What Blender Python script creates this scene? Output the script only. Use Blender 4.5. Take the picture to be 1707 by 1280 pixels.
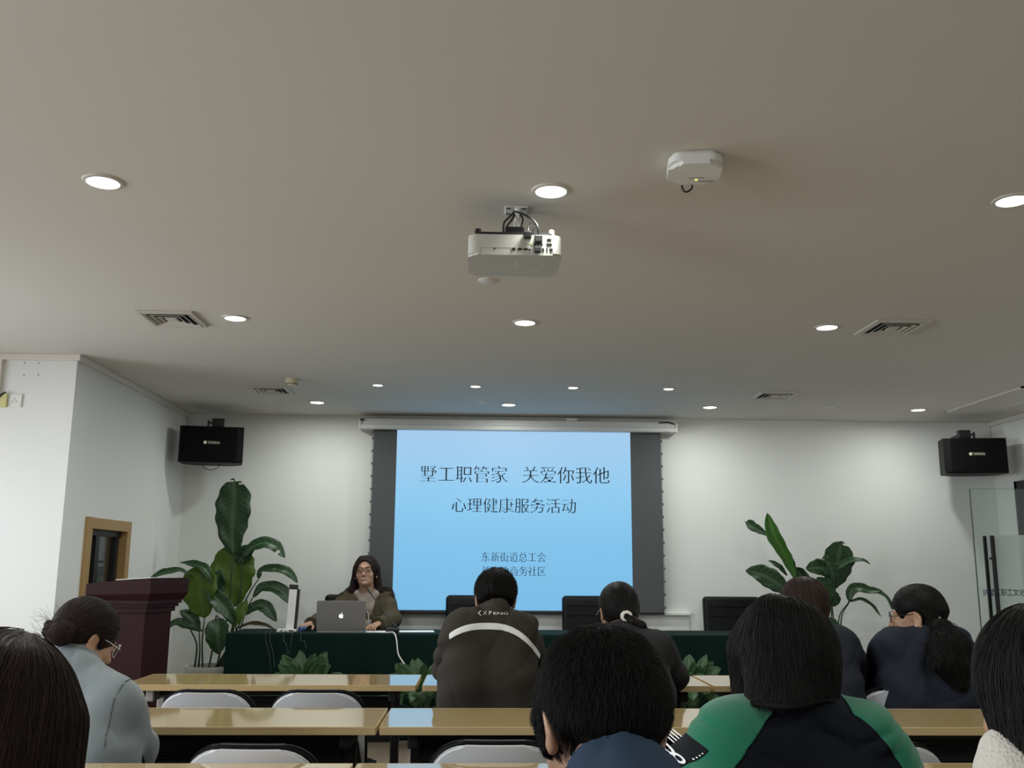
import bpy, bmesh, math, random
import numpy as np
from mathutils import Vector, Matrix

for _o in list(bpy.data.objects):
    bpy.data.objects.remove(_o)
SC = bpy.context.scene
COL = SC.collection
R_ = math.radians
V = Vector

# ------------------------------------------------------------------ camera
CAM_Z = 1.24
F_PX = 1588.887
C_R = V((0.99931397, -0.03646012, 0.00650031))
C_U = V((-0.01325226, -0.18813763, 0.98205326))
C_W = V((0.03458283, 0.98146569, 0.18849174))
cd = bpy.data.cameras.new('camera')
cd.sensor_fit = 'HORIZONTAL'; cd.sensor_width = 36.0; cd.lens = F_PX / 1707 * 36.0
cd.clip_start = 0.05; cd.clip_end = 100
cam = bpy.data.objects.new('camera', cd); COL.objects.link(cam)
cam.matrix_world = Matrix(((C_R.x, C_U.x, -C_W.x, 0), (C_R.y, C_U.y, -C_W.y, 0),
                           (C_R.z, C_U.z, -C_W.z, CAM_Z), (0, 0, 0, 1)))
SC.camera = cam


def at(px, py, Y):
    """world point seen in direction (px,py) of the photograph at depth Y"""
    d = C_W + C_R * ((px - 853.5) / F_PX) - C_U * ((py - 640) / F_PX)
    d = d * (Y / d.y)
    return V((d.x, d.y, d.z + CAM_Z))


# ------------------------------------------------------------------ render look
SC.view_settings.view_transform = 'Standard'
SC.view_settings.look = 'None'
SC.view_settings.exposure = 0.0
SC.view_settings.gamma = 1.0
SC.view_settings.use_curve_mapping = False
SC.cycles.use_denoising = True
SC.cycles.max_bounces = 10
SC.cycles.diffuse_bounces = 6
SC.cycles.glossy_bounces = 4
SC.cycles.transparent_max_bounces = 16
SC.cycles.sample_clamp_indirect = 6.0
SC.cycles.caustics_reflective = False
SC.cycles.caustics_refractive = False
wd = bpy.data.worlds.new('world'); SC.world = wd; wd.use_nodes = True
wd.node_tree.nodes['Background'].inputs[0].default_value = (0.75, 0.86, 1.0, 1)
wd.node_tree.nodes['Background'].inputs[1].default_value = 1.5

# room numbers (metres)
ZC = 2.573            # ceiling
YW = 8.55             # front wall
XL = -2.606           # left wall of the front part
YB = 6.146            # face of the block on the left
XR = 4.721            # right wall
XLL = -4.4            # left wall near the camera (windows)
YBACK = -2.6
DOWNLIGHT_W = 12.0
WINDOW_W = 120.0
LAMP_COL = (0.955, 1.0, 0.935)


def area(name, loc, size, energy, color, rot=(0, 0, 0), shape='DISK', size_y=None, spread=180):
    l = bpy.data.lights.new(name, 'AREA'); l.shape = shape; l.size = size
    if size_y: l.size_y = size_y
    l.energy = energy; l.color = color; l.spread = R_(spread)
    o = bpy.data.objects.new(name, l); COL.objects.link(o); o.location = loc; o.rotation_euler = rot
    return o


# daylight entering by the two windows of the left wall
for wy, we in ((0.6, 0.9), (4.55, 0.54)):
    area('window_daylight', (XLL + 0.04, wy, 1.55), 1.5, WINDOW_W * we, (0.94, 0.965, 1.0), (0, R_(-68), 0), 'RECTANGLE', 2.2, 150)


# ------------------------------------------------------------------ materials
def mat(name, col, rough=0.5, metal=0.0, bump=None, var=0.0, vscale=8.0, spec=0.5, coat=0.0, emit=None, alpha=None, sheen=0.0, trans=0.0, sss=0.0):
    m = bpy.data.materials.new(name); m.use_nodes = True
    nt = m.node_tree; b = nt.nodes['Principled BSDF']
    b.inputs['Base Color'].default_value = (*col, 1)
    b.inputs['Roughness'].default_value = rough
    b.inputs['Metallic'].default_value = metal
    b.inputs['Specular IOR Level'].default_value = spec
    b.inputs['Coat Weight'].default_value = coat
    if coat: b.inputs['Coat Roughness'].default_value = 0.05
    if sheen:
        b.inputs['Sheen Weight'].default_value = sheen
        b.inputs['Sheen Roughness'].default_value = 0.5
    if sss:
        b.inputs['Subsurface Weight'].default_value = sss
        b.inputs['Subsurface Radius'].default_value = (0.012, 0.005, 0.003)
    if trans: b.inputs['Transmission Weight'].default_value = trans
    if alpha is not None: b.inputs['Alpha'].default_value = alpha
    if emit:
        b.inputs['Emission Color'].default_value = (*emit[0], 1)
        b.inputs['Emission Strength'].default_value = emit[1]
    if var or bump:
        tc = nt.nodes.new('ShaderNodeTexCoord')
        nz = nt.nodes.new('ShaderNodeTexNoise'); nz.inputs['Scale'].default_value = vscale
        nz.inputs['Detail'].default_value = 5
        nt.links.new(tc.outputs['Object'], nz.inputs['Vector'])
        if var:
            mx = nt.nodes.new('ShaderNodeMix'); mx.data_type = 'RGBA'
            mx.inputs[6].default_value = (*[c * (1 - var) for c in col], 1)
            mx.inputs[7].default_value = (*[min(1, c * (1 + var)) for c in col], 1)
            nt.links.new(nz.outputs['Fac'], mx.inputs[0])
            nt.links.new(mx.outputs[2], b.inputs['Base Color'])
        if bump:
            nz2 = nt.nodes.new('ShaderNodeTexNoise'); nz2.inputs['Scale'].default_value = bump[0]
            nz2.inputs['Detail'].default_value = 4
            nt.links.new(tc.outputs['Object'], nz2.inputs['Vector'])
            bp = nt.nodes.new('ShaderNodeBump'); bp.inputs['Strength'].default_value = bump[1]
            bp.inputs['Distance'].default_value = bump[2] if len(bump) > 2 else 0.01
            nt.links.new(nz2.outputs['Fac'], bp.inputs['Height'])
            nt.links.new(bp.outputs['Normal'], b.inputs['Normal'])
    return m


def wood(name, c1, c2, rough, axis_scale=(1.2, 22, 22), coat=0.0):
    m = mat(name, c1, rough, coat=coat); nt = m.node_tree; b = nt.nodes['Principled BSDF']
    tc = nt.nodes.new('ShaderNodeTexCoord'); mp = nt.nodes.new('ShaderNodeMapping')
    mp.inputs['Scale'].default_value = axis_scale
    nz = nt.nodes.new('ShaderNodeTexNoise'); nz.inputs['Scale'].default_value = 2.5; nz.inputs['Detail'].default_value = 6
    nz.inputs['Distortion'].default_value = 0.6
    rp = nt.nodes.new('ShaderNodeMix'); rp.data_type = 'RGBA'
    rp.inputs[6].default_value = (*c1, 1); rp.inputs[7].default_value = (*c2, 1)
    nt.links.new(tc.outputs['Object'], mp.inputs['Vector']); nt.links.new(mp.outputs['Vector'], nz.inputs['Vector'])
    nt.links.new(nz.outputs['Fac'], rp.inputs[0]); nt.links.new(rp.outputs[2], b.inputs['Base Color'])
    return m


M = {}
M['wall'] = mat('wall_paint', (0.80, 0.81, 0.80), 0.85, bump=(160, 0.12, 0.004), var=0.02, vscale=120)
M['ceiling'] = mat('ceiling_paint', (0.68, 0.655, 0.61), 0.9, var=0.015, vscale=1.5)
M['floor'] = mat('floor_vinyl', (0.20, 0.16, 0.12), 0.35, var=0.12, vscale=3)
M['white'] = mat('white_plastic', (0.80, 0.80, 0.78), 0.4)
M['offwhite'] = mat('offwhite_plastic', (0.72, 0.71, 0.66), 0.45)
M['ventgrey'] = mat('vent_paint', (0.60, 0.57, 0.52), 0.5)
M['trunk'] = mat('trunking_plastic', (0.74, 0.70, 0.66), 0.5)
M['black'] = mat('black_plastic', (0.012, 0.012, 0.013), 0.4)
M['speaker'] = mat('speaker_black', (0.008, 0.008, 0.009), 0.55, bump=(300, 0.2, 0.002), spec=0.2)
M['grille'] = mat('grille_black', (0.004, 0.004, 0.005), 0.7, bump=(500, 0.5, 0.002), spec=0.12)
M['darkmetal'] = mat('dark_metal', (0.022, 0.021, 0.023), 0.5, 0.2, spec=0.25)
M['greymetal'] = mat('grey_metal', (0.42, 0.41, 0.40), 0.4, 0.5)
M['steel'] = mat('steel', (0.6, 0.6, 0.6), 0.3, 0.9)
M['table'] = wood('maple_laminate', (0.47, 0.33, 0.15), (0.57, 0.42, 0.21), 0.07, coat=0.7)
M['edge'] = wood('maple_edge', (0.52, 0.37, 0.18), (0.60, 0.45, 0.24), 0.3)
M['frame_wood'] = wood('oak_frame', (0.36, 0.22, 0.09), (0.44, 0.28, 0.12), 0.4, (22, 22, 1.2))
M['redwood'] = wood('mahogany', (0.015, 0.0025, 0.003), (0.028, 0.005, 0.006), 0.5, (20, 20, 1.5))
M['redwood'].node_tree.nodes['Principled BSDF'].inputs['Specular IOR Level'].default_value = 0.2
M['cloth'] = mat('green_velvet', (0.002, 0.014, 0.011), 0.85, bump=(40, 0.15, 0.01), spec=0.15)
M['leather'] = mat('black_leather', (0.006, 0.006, 0.007), 0.45, bump=(90, 0.25, 0.003), spec=0.18)
M['chairwhite'] = mat('chair_shell', (0.55, 0.56, 0.60), 0.33)
M['chairblack'] = mat('chair_pad', (0.006, 0.006, 0.007), 0.6, spec=0.15)
M['glow'] = mat('lamp_glow', (1, 1, 1), 0.5, emit=((1.0, 0.98, 0.94), 7.0))
M['casing'] = mat('screen_casing', (0.62, 0.62, 0.61), 0.45)
M['screen'] = mat('screen_fabric', (0.085, 0.088, 0.095), 0.85)
M['ink'] = mat('slide_ink', (0.01, 0.02, 0.035), 0.9)
M['alu'] = mat('laptop_aluminium', (0.30, 0.30, 0.31), 0.42, 0.6)
M['apple'] = mat('logo_glow', (1, 1, 1), 0.5, emit=((1, 1, 1), 1.0))
M['cable'] = mat('black_cable', (0.012, 0.012, 0.013), 0.5)
M['wcable'] = mat('white_cable', (0.78, 0.77, 0.74), 0.5)
M['paper'] = mat('paper', (0.80, 0.85, 0.88), 0.7)
M['pot'] = mat('white_ceramic', (0.62, 0.61, 0.58), 0.35)
M['soil'] = mat('soil', (0.02, 0.014, 0.01), 0.9, bump=(60, 0.6, 0.02))
M['gold'] = mat('badge_metal_glow', (0.62, 0.58, 0.42), 0.4, emit=((0.7, 0.65, 0.5), 0.15))  # badge is no lamp; a faint glow of light is put into its colour
M['navyink'] = mat('door_lettering', (0.008, 0.018, 0.06), 0.6)
M['yellow'] = mat('yellow_box', (0.66, 0.62, 0.28), 0.5)
M['pink'] = mat('pink_bead', (0.80, 0.58, 0.60), 0.35)
M['blueink'] = mat('blue_plastic', (0.05, 0.08, 0.22), 0.4)


def leafmat(name, c_top, c_vein, trans):
    m = mat(name, c_top, 0.38, spec=0.4); nt = m.node_tree; b = nt.nodes['Principled BSDF']
    at_ = nt.nodes.new('ShaderNodeAttribute'); at_.attribute_name = 'vein'
    wv = nt.nodes.new('ShaderNodeTexWave'); wv.bands_direction = 'Y'; wv.inputs['Scale'].default_value = 1.0
    wv.inputs['Distortion'].default_value = 0.4
    uvn = nt.nodes.new('ShaderNodeAttribute'); uvn.attribute_name = 'leafco'
    nt.links.new(uvn.outputs['Vector'], wv.inputs['Vector'])
    mul = nt.nodes.new('ShaderNodeMath'); mul.operation = 'POWER'; mul.inputs[1].default_value = 5.0
    nt.links.new(wv.outputs['Fac'], mul.inputs[0])
    m2 = nt.nodes.new('ShaderNodeMath'); m2.operation = 'MULTIPLY'; m2.inputs[1].default_value = 0.35
    nt.links.new(mul.outputs[0], m2.inputs[0])
    mxx = nt.nodes.new('ShaderNodeMath'); mxx.operation = 'MAXIMUM'
    nt.links.new(m2.outputs[0], mxx.inputs[0]); nt.links.new(at_.outputs['Fac'], mxx.inputs[1])
    mx = nt.nodes.new('ShaderNodeMix'); mx.data_type = 'RGBA'
    mx.inputs[6].default_value = (*c_top, 1); mx.inputs[7].default_value = (*c_vein, 1)
    nt.links.new(mxx.outputs[0], mx.inputs[0]); nt.links.new(mx.outputs[2], b.inputs['Base Color'])
    if trans:
        tr = nt.nodes.new('ShaderNodeBsdfTranslucent'); tr.inputs[0].default_value = (c_top[0] * 2.2, c_top[1] * 2.4, c_top[2], 1)
        ms = nt.nodes.new('ShaderNodeMixShader'); ms.inputs[0].default_value = trans
        out = nt.nodes['Material Output']
        nt.links.new(b.outputs[0], ms.inputs[1]); nt.links.new(tr.outputs[0], ms.inputs[2]); nt.links.new(ms.outputs[0], out.inputs[0])
    return m


M['leaf'] = leafmat('leaf_dark', (0.018, 0.055, 0.020), (0.09, 0.16, 0.08), 0.12)
M['leaf2'] = leafmat('leaf_light', (0.105, 0.180, 0.025), (0.16, 0.24, 0.07), 0.3)
M['leaf3'] = leafmat('leaf_bright', (0.050, 0.150, 0.025), (0.12, 0.24, 0.06), 0.25)
M['lily'] = leafmat('leaf_lily', (0.040, 0.095, 0.035), (0.09, 0.17, 0.07), 0.2)
M['stem'] = mat('leaf_stem', (0.022, 0.045, 0.018), 0.45)
M['brownleaf'] = leafmat('leaf_dry', (0.055, 0.045, 0.020), (0.10, 0.09, 0.05), 0.1)


def glassmat(name, tint, mixf, rough=0.02):
    """clear sheet glass: mostly straight-through, with a surface reflection"""
    m = bpy.data.materials.new(name); m.use_nodes = True; nt = m.node_tree
    nt.nodes.remove(nt.nodes['Principled BSDF'])
    tr = nt.nodes.new('ShaderNodeBsdfTransparent'); tr.inputs[0].default_value = (*tint, 1)
    gl = nt.nodes.new('ShaderNodeBsdfGlossy'); gl.inputs['Roughness'].default_value = rough
    fr = nt.nodes.new('ShaderNodeFresnel'); fr.inputs[0].default_value = 1.5
    mm = nt.nodes.new('ShaderNodeMath'); mm.operation = 'MULTIPLY_ADD'; mm.inputs[1].default_value = 0.9; mm.inputs[2].default_value = mixf
    nt.links.new(fr.outputs[0], mm.inputs[0])
    ms = nt.nodes.new('ShaderNodeMixShader'); nt.links.new(mm.outputs[0], ms.inputs[0])
    nt.links.new(tr.outputs[0], ms.inputs[1]); nt.links.new(gl.outputs[0], ms.inputs[2])
    nt.links.new(ms.outputs[0], nt.nodes['Material Output'].inputs[0])
    return m


M['glass'] = glassmat('door_glass', (0.93, 0.97, 0.95), 0.02)
M['darkglass'] = mat('dark_glass', (0.03, 0.035, 0.04), 0.08, spec=0.8)
fm = bpy.data.materials.new('frosted_film'); fm.use_nodes = True
_nt = fm.node_tree; _b = _nt.nodes['Principled BSDF']
_b.inputs['Base Color'].default_value = (0.66, 0.74, 0.71, 1); _b.inputs['Roughness'].default_value = 0.6
_b.inputs['Alpha'].default_value = 0.62
M['film'] = fm


# ------------------------------------------------------------------ mesh helpers
def setk(o, label=None, cat=None, group=None, kind=None):
    if label: o['label'] = label
    if cat: o['category'] = cat
    if group: o['group'] = group
    if kind: o['kind'] = kind
    return o


def empty(name, loc, label=None, cat=None, group=None, rz=0.0):
    o = bpy.data.objects.new(name, None); COL.objects.link(o); o.empty_display_size = 0.05
    o.location = loc; o.rotation_euler = (0, 0, rz)
    return setk(o, label, cat, group)


def link_mesh(name, me, mats, parent=None, smooth=True):
    if not isinstance(mats, (list, tuple)): mats = [mats]
    for m in mats: me.materials.append(m)
    if smooth and len(me.polygons):
        me.polygons.foreach_set('use_smooth', [True] * len(me.polygons))
    o = bpy.data.objects.new(name, me); COL.objects.link(o)
    if parent:
        o.parent = parent
        # geometry is written in the thing's own frame when the parent is an Empty made with a location
    return o


class MB:
    """collects shapes into one bmesh"""
    def __init__(s): s.bm = bmesh.new()

    def box(s, c, size, rot=None, bevel=0.0, seg=2):
        r = bmesh.ops.create_cube(s.bm, size=1.0)
        vs = r['verts']
        for v in vs: v.co = V((v.co.x * size[0], v.co.y * size[1], v.co.z * size[2]))
        if bevel:
            es = list({e for v in vs for e in v.link_edges})
            rb = bmesh.ops.bevel(s.bm, geom=es, offset=bevel, segments=seg, affect='EDGES', profile=0.5)
            vs = list({v for f in rb['faces'] for v in f.verts} | {v for v in vs if v.is_valid})
        mt = (rot if rot else Matrix.Identity(3))
        for v in vs: v.co = mt @ v.co + V(c)
        return s

    def tube(s, pts, r, n=8, cap=True):
        pts = [V(p) for p in pts]
        rs = r if isinstance(r, (list, tuple)) else [r] * len(pts)
        rings = []; prev = None
        for i, p in enumerate(pts):
            t = (pts[min(i + 1, len(pts) - 1)] - pts[max(i - 1, 0)])
            t = t.normalized() if t.length > 1e-9 else V((0, 0, 1))
            if prev is None:
                a = t.orthogonal().normalized()
            else:
                a = (prev - t * prev.dot(t)); a = a.normalized() if a.length > 1e-6 else t.orthogonal().normalized()
            prev = a; b = t.cross(a)
            rings.append([s.bm.verts.new(p + (a * math.cos(2 * math.pi * k / n) + b * math.sin(2 * math.pi * k / n)) * rs[i]) for k in range(n)])
        for i in range(len(rings) - 1):
            for k in range(n):
                s.bm.faces.new((rings[i][k], rings[i][(k + 1) % n], rings[i + 1][(k + 1) % n], rings[i + 1][k]))
        if cap:
            s.bm.faces.new(rings[0][::-1]); s.bm.faces.new(rings[-1])
        return s

    def lathe(s, prof, c=(0, 0, 0), n=32, axis='Z'):
        rings = []
        for (r, z) in prof:
            ring = []
            for k in range(n):
                a = 2 * math.pi * k / n
                p = V((r * math.cos(a), r * math.sin(a), z))
                if axis == 'Y': p = V((p.x, p.z, p.y))
                ring.append(s.bm.verts.new(p + V(c)))
            rings.append(ring)
        for i in range(len(rings) - 1):
            for k in range(n):
                s.bm.faces.new((rings[i][k], rings[i][(k + 1) % n], rings[i + 1][(k + 1) % n], rings[i + 1][k]))
        if prof[0][0] > 1e-6: s.bm.faces.new(rings[0][::-1])
        if prof[-1][0] > 1e-6: s.bm.faces.new(rings[-1])
        return s

    def prism(s, poly, z0, z1, mtx=None):
        """extrude a 2-D outline between z0 and z1, then transform"""
        a = [s.bm.verts.new(V((x, y, z0))) for x, y in poly]; b = [s.bm.verts.new(V((x, y, z1))) for x, y in poly]
        n = len(poly)
        s.bm.faces.new(a[::-1]); s.bm.faces.new(b)
        for i in range(n): s.bm.faces.new((a[i], a[(i + 1) % n], b[(i + 1) % n], b[i]))
        if mtx is not None:
            for v in a + b: v.co = mtx @ v.co
        return s

    def quad(s, a, b, c, d):
        s.bm.faces.new([s.bm.verts.new(V(p)) for p in (a, b, c, d)]); return s

    def build(s, name, m, parent=None, smooth=False, offset=None, auto=True):
        bmesh.ops.remove_doubles(s.bm, verts=s.bm.verts, dist=1e-6)
        bmesh.ops.recalc_face_normals(s.bm, faces=s.bm.faces)
        if offset is not None:
            for v in s.bm.verts: v.co -= V(offset)
        me = bpy.data.meshes.new(name); s.bm.to_mesh(me); s.bm.free()
        o = link_mesh(name, me, m, parent, smooth)
        if smooth and auto:
            me.set_sharp_from_angle(angle=R_(40))
        return o


def rrect(w, h, r, n=6):
    """rounded rectangle outline centred on the origin"""
    out = []
    for cx, cy, a0 in ((w / 2 - r, h / 2 - r, 0), (-w / 2 + r, h / 2 - r, 90), (-w / 2 + r, -h / 2 + r, 180), (w / 2 - r, -h / 2 + r, 270)):
        for k in range(n + 1):
            a = R_(a0 + 90 * k / n); out.append((cx + r * math.cos(a), cy + r * math.sin(a)))
    return out


def bez(p0, p1, p2, n=12):
    p0, p1, p2 = V(p0), V(p1), V(p2)
    return [(1 - t) ** 2 * p0 + 2 * t * (1 - t) * p1 + t * t * p2 for t in [k / n for k in range(n + 1)]]


def catmull(pts, n=8):
    pts = [V(p) for p in pts]; P = [pts[0] * 2 - pts[1]] + pts + [pts[-1] * 2 - pts[-2]]; out = []
    for i in range(1, len(P) - 2):
        for k in range(n):
            t = k / n
            out.append(0.5 * ((2 * P[i]) + (P[i + 1] - P[i - 1]) * t + (2 * P[i - 1] - 5 * P[i] + 4 * P[i + 1] - P[i + 2]) * t * t
                              + (3 * P[i] - P[i - 1] - 3 * P[i + 1] + P[i + 2]) * t ** 3))
    out.append(P[-2]); return out


def struct(name, mb, m, parent=None, smooth=False):
    o = mb.build(name, m, parent, smooth)
    if parent is None: o['kind'] = 'structure'
    return o


def copy_tree(o, parent=None):
    c = o.copy(); COL.objects.link(c)
    if parent: c.parent = parent
    for k in ('label', 'group'):
        pass
    for ch in [x for x in bpy.data.objects if x.parent == o]:
        copy_tree(ch, c)
    return c


# ------------------------------------------------------------------ lettering
def letters(lines, extr=0.0, thin=0.0, space=1.0):
    """mesh of several text lines; each line = (text, x_left, z_centre, width, height) in the XZ plane facing -Y"""
    bm = bmesh.new()
    for (txt, x0, zc, width, height) in lines:
        c = bpy.data.curves.new('lettering', 'FONT'); c.body = txt; c.size = 1.0; c.space_character = space
        o = bpy.data.objects.new('lettering', c); COL.objects.link(o)
        bpy.context.view_layer.update()
        me = bpy.data.meshes.new_from_object(o.evaluated_get(bpy.context.evaluated_depsgraph_get()))
        bpy.data.objects.remove(o); bpy.data.curves.remove(c)
        n = len(me.vertices)
        if n == 0: continue
        co = np.zeros(n * 3, np.float32); me.vertices.foreach_get('co', co); co = co.reshape(-1, 3)
        if thin:
            t = bmesh.new(); t.from_mesh(me)
            bmesh.ops.remove_doubles(t, verts=t.verts, dist=1e-5)
            for e in t.edges: pass
            dz = {}
            for e in t.edges:
                if len(e.link_faces) != 1: continue
                f = e.link_faces[0]; a, b = e.verts
                d = b.co - a.co
                nn = V((d.y, -d.x, 0))
                if nn.length < 1e-9: continue
                nn.normalize()
                if nn.dot(f.calc_center_median() - (a.co + b.co) / 2) > 0: nn = -nn
                for v in (a, b): dz.setdefault(v, []).append(nn.y * d.length)
                for v in (a, b): dz[v].append(None) if False else None
            wsum = {}
            for e in t.edges:
                if len(e.link_faces) == 1:
                    for v in e.verts: wsum[v] = wsum.get(v, 0) + e.calc_length()
            for v, l in dz.items():
                v.co.y -= thin * max(-1, min(1, 1.3 * sum(l) / max(wsum[v], 1e-6)))
            t.to_mesh(me); t.free()
            n = len(me.vertices); co = np.zeros(n * 3, np.float32); me.vertices.foreach_get('co', co); co = co.reshape(-1, 3)
        lo, hi = co.min(0), co.max(0)
        sx = width / (hi[0] - lo[0]); sz = height / (hi[1] - lo[1])
        t = bmesh.new(); t.from_mesh(me)
        for v in t.verts:
            x, y = v.co.x, v.co.y
            v.co = V((x0 + (x - lo[0]) * sx, 0, zc + (y - (lo[1] + hi[1]) / 2) * sz))
        if extr:
            r = bmesh.ops.extrude_face_region(t, geom=t.faces[:])
            for v in [g for g in r['geom'] if isinstance(g, bmesh.types.BMVert)]: v.co.y -= extr
        t.to_mesh(me); t.free(); bm.from_mesh(me); bpy.data.meshes.remove(me)
    return bm


def letter_obj(name, lines, m, parent, y, extr=0.0, thin=0.0, mtx=None):
    bm = letters(lines, extr, thin)
    for v in bm.verts:
        v.co.y += y
        if mtx is not None: v.co = mtx @ v.co
    me = bpy.data.meshes.new(name); bm.to_mesh(me); bm.free()
    return link_mesh(name, me, m, parent, smooth=False)
# ================================================================== THE ROOM
mb = MB(); mb.box(((XLL + XR) / 2, (YBACK + YW) / 2, -0.05), (XR - XLL + 1.2, YW - YBACK + 0.6, 0.1)); struct('floor', mb, M['floor'])
mb = MB(); mb.box(((XLL + XR) / 2, (YBACK + YW) / 2, ZC + 0.05), (XR - XLL + 1.2, YW - YBACK + 0.6, 0.1)); struct('ceiling', mb, M['ceiling'])
mb = MB(); mb.box(((XLL + XR) / 2, YW + 0.1, ZC / 2), (XR - XLL + 0.4, 0.2, ZC)); struct('wall_front', mb, M['wall'])
mb = MB(); mb.box(((XLL + XR) / 2, YBACK - 0.1, ZC / 2), (XR - XLL + 0.4, 0.2, ZC)); struct('wall_back', mb, M['wall'])
# right wall with a door opening
DY0, DY1, DZ = 7.62, 8.17, 2.0
mb = MB()
mb.box((XR + 0.1, (YBACK + DY0) / 2, ZC / 2), (0.2, DY0 - YBACK, ZC))
mb.box((XR + 0.1, (DY1 + YW) / 2, ZC / 2), (0.2, YW - DY1, ZC))
mb.box((XR + 0.1, (DY0 + DY1) / 2, (DZ + ZC) / 2), (0.2, DY1 - DY0, ZC - DZ))
struct('wall_right', mb, M['wall'])
mb = MB(); mb.box((XR + 0.75, (DY0 + DY1) / 2, 1.2), (0.1, 2.4, 2.4)); struct('wall_corridor', mb, M['wall'])
# left wall near the camera, two windows
mb = MB()
ys = [YBACK, -0.55, 1.75, 3.40, 5.70, YB]
for a, b in ((0, 1), (2, 3), (4, 5)):
    mb.box((XLL - 0.1, (ys[a] + ys[b]) / 2, ZC / 2), (0.2, ys[b] - ys[a], ZC))
for a, b in ((1, 2), (3, 4)):
    mb.box((XLL - 0.1, (ys[a] + ys[b]) / 2, 0.4), (0.2, ys[b] - ys[a], 0.8))
    mb.box((XLL - 0.1, (ys[a] + ys[b]) / 2, (2.3 + ZC) / 2), (0.2, ys[b] - ys[a], ZC - 2.3))
struct('wall_left', mb, M['wall'])
for i, (a, b) in enumerate(((1, 2), (3, 4))):
    y0, y1 = ys[a], ys[b]
    w = MB()
    for yy in (y0 + 0.03, (y0 + y1) / 2, y1 - 0.03): w.box((XLL - 0.1, yy, 1.55), (0.08, 0.06, 1.5))
    for zz in (0.83, 2.27): w.box((XLL - 0.1, (y0 + y1) / 2, zz), (0.08, y1 - y0, 0.06))
    fo = struct('window_%d' % (i + 2), w, M['white'])
    g = MB(); g.box((XLL - 0.1, (y0 + y1) / 2, 1.55), (0.01, y1 - y0 - 0.06, 1.44)); g.build('glass', M['glass'], fo)
# projecting block (control room) on the left: its face and the side wall with an inner window
WY0, WY1, WZ1, WZ0 = 6.50, 7.30, 1.55, 0.80
mb = MB()
T = 0.14
mb.box(((XLL + XL) / 2, YB + T / 2, ZC / 2), (XL - XLL, T, ZC))
mb.box((XL - T / 2, (YB + WY0) / 2 + T / 2, ZC / 2), (T, WY0 - YB - T, ZC))
mb.box((XL - T / 2, (WY1 + YW) / 2, ZC / 2), (T, YW - WY1, ZC))
mb.box((XL - T / 2, (WY0 + WY1) / 2, (WZ1 + ZC) / 2), (T, WY1 - WY0, ZC - WZ1))
mb.box((XL - T / 2, (WY0 + WY1) / 2, WZ0 / 2), (T, WY1 - WY0, WZ0))
WB = struct('wall_block', mb, M['wall'])
mb = MB(); mb.box((XL - 1.2, (WY0 + WY1) / 2, 1.2), (0.05, 2.0, 2.4)); struct('wall_control_room', mb, mat('grey_room', (0.25, 0.26, 0.27), 0.9))
# inner window: oak casing, black sliding frame, glass
tw = 0.075
wm = MB()
xo = XL + 0.012
for yy in (WY0 + tw / 2, WY1 - tw / 2): wm.box((xo - 0.05, yy, (WZ0 + WZ1) / 2), (0.13, tw, WZ1 - WZ0 + 0.004), bevel=0.004)
for zz in (WZ1 - tw / 2, WZ0 + tw / 2): wm.box((xo - 0.05, (WY0 + WY1) / 2, zz), (0.132, WY1 - WY0 - 0.006, tw), bevel=0.004)
w1 = struct('window_1', wm, M['frame_wood'])
sm = MB()
iy0, iy1, iz0, iz1 = WY0 + tw, WY1 - tw, WZ0 + tw, WZ1 - tw
for yy, xx in ((iy0 + 0.025, XL - 0.05), (iy1 - 0.025, XL - 0.05), (iy0 + 0.22, XL - 0.04), (iy0 + 0.30, XL - 0.065)): sm.box((xx, yy, (iz0 + iz1) / 2), (0.035, 0.05, iz1 - iz0))
for zz in (iz0 + 0.02, iz1 - 0.02): sm.box((XL - 0.05, (iy0 + iy1) / 2, zz), (0.06, iy1 - iy0, 0.04))
sm.build('sash', M['black'], w1)
g = MB(); g.box((XL - 0.055, (iy0 + iy1) / 2, (iz0 + iz1) / 2), (0.006, iy1 - iy0, iz1 - iz0)); g.build('glass', M['glass'], w1)
# baseboards
mb = MB(); mb.box(((XL + XR) / 2, YW - 0.006, 0.05), (XR - XL, 0.012, 0.1)); struct('baseboard_front', mb, M['white'])
# ledge and shallow board under the projection screen
mb = MB(); mb.box((0.45, YW - 0.03, 0.845), (2.85, 0.06, 0.022), bevel=0.003); struct('trim_1', mb, M['white'])
mb = MB(); mb.box((0.45, YW - 0.012, 0.55), (2.83, 0.024, 0.56)); struct('trim_2', mb, M['wall'])
# cable trunking along the ceiling edges
mb = MB()
mb.box((XL + 0.014, (YB + YW) / 2, ZC - 0.02), (0.028, YW - YB + 0.028, 0.04), bevel=0.003)
struct('trim_3', mb, M['trunk'])
mb = MB()
mb.box(((XL - 0.52 + XL) / 2 + 0.012, YB - 0.014, ZC - 0.02), (0.55, 0.028, 0.04), bevel=0.003)
p = at(8, 640, YB)
mb.box((XL - 0.49, YB - 0.012, (2.31 + ZC) / 2 - 0.02), (0.045, 0.024, ZC - 2.31), bevel=0.003)
struct('trim_4', mb, M['trunk'])
mb = MB(); mb.box((XR - 0.014, (4.0 + YW) / 2, ZC - 0.02), (0.028, YW - 4.0, 0.04), bevel=0.003); struct('trim_5', mb, M['trunk'])

# black metal frame of the doorway in the right wall
mb = MB()
for yy in (DY0 + 0.02, DY1 - 0.02): mb.box((XR + 0.08, yy, DZ / 2), (0.25, 0.04, DZ))
mb.box((XR + 0.08, (DY0 + DY1) / 2, DZ - 0.035), (0.25, DY1 - DY0, 0.07))
struct('trim_6', mb, M['black'])
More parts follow.
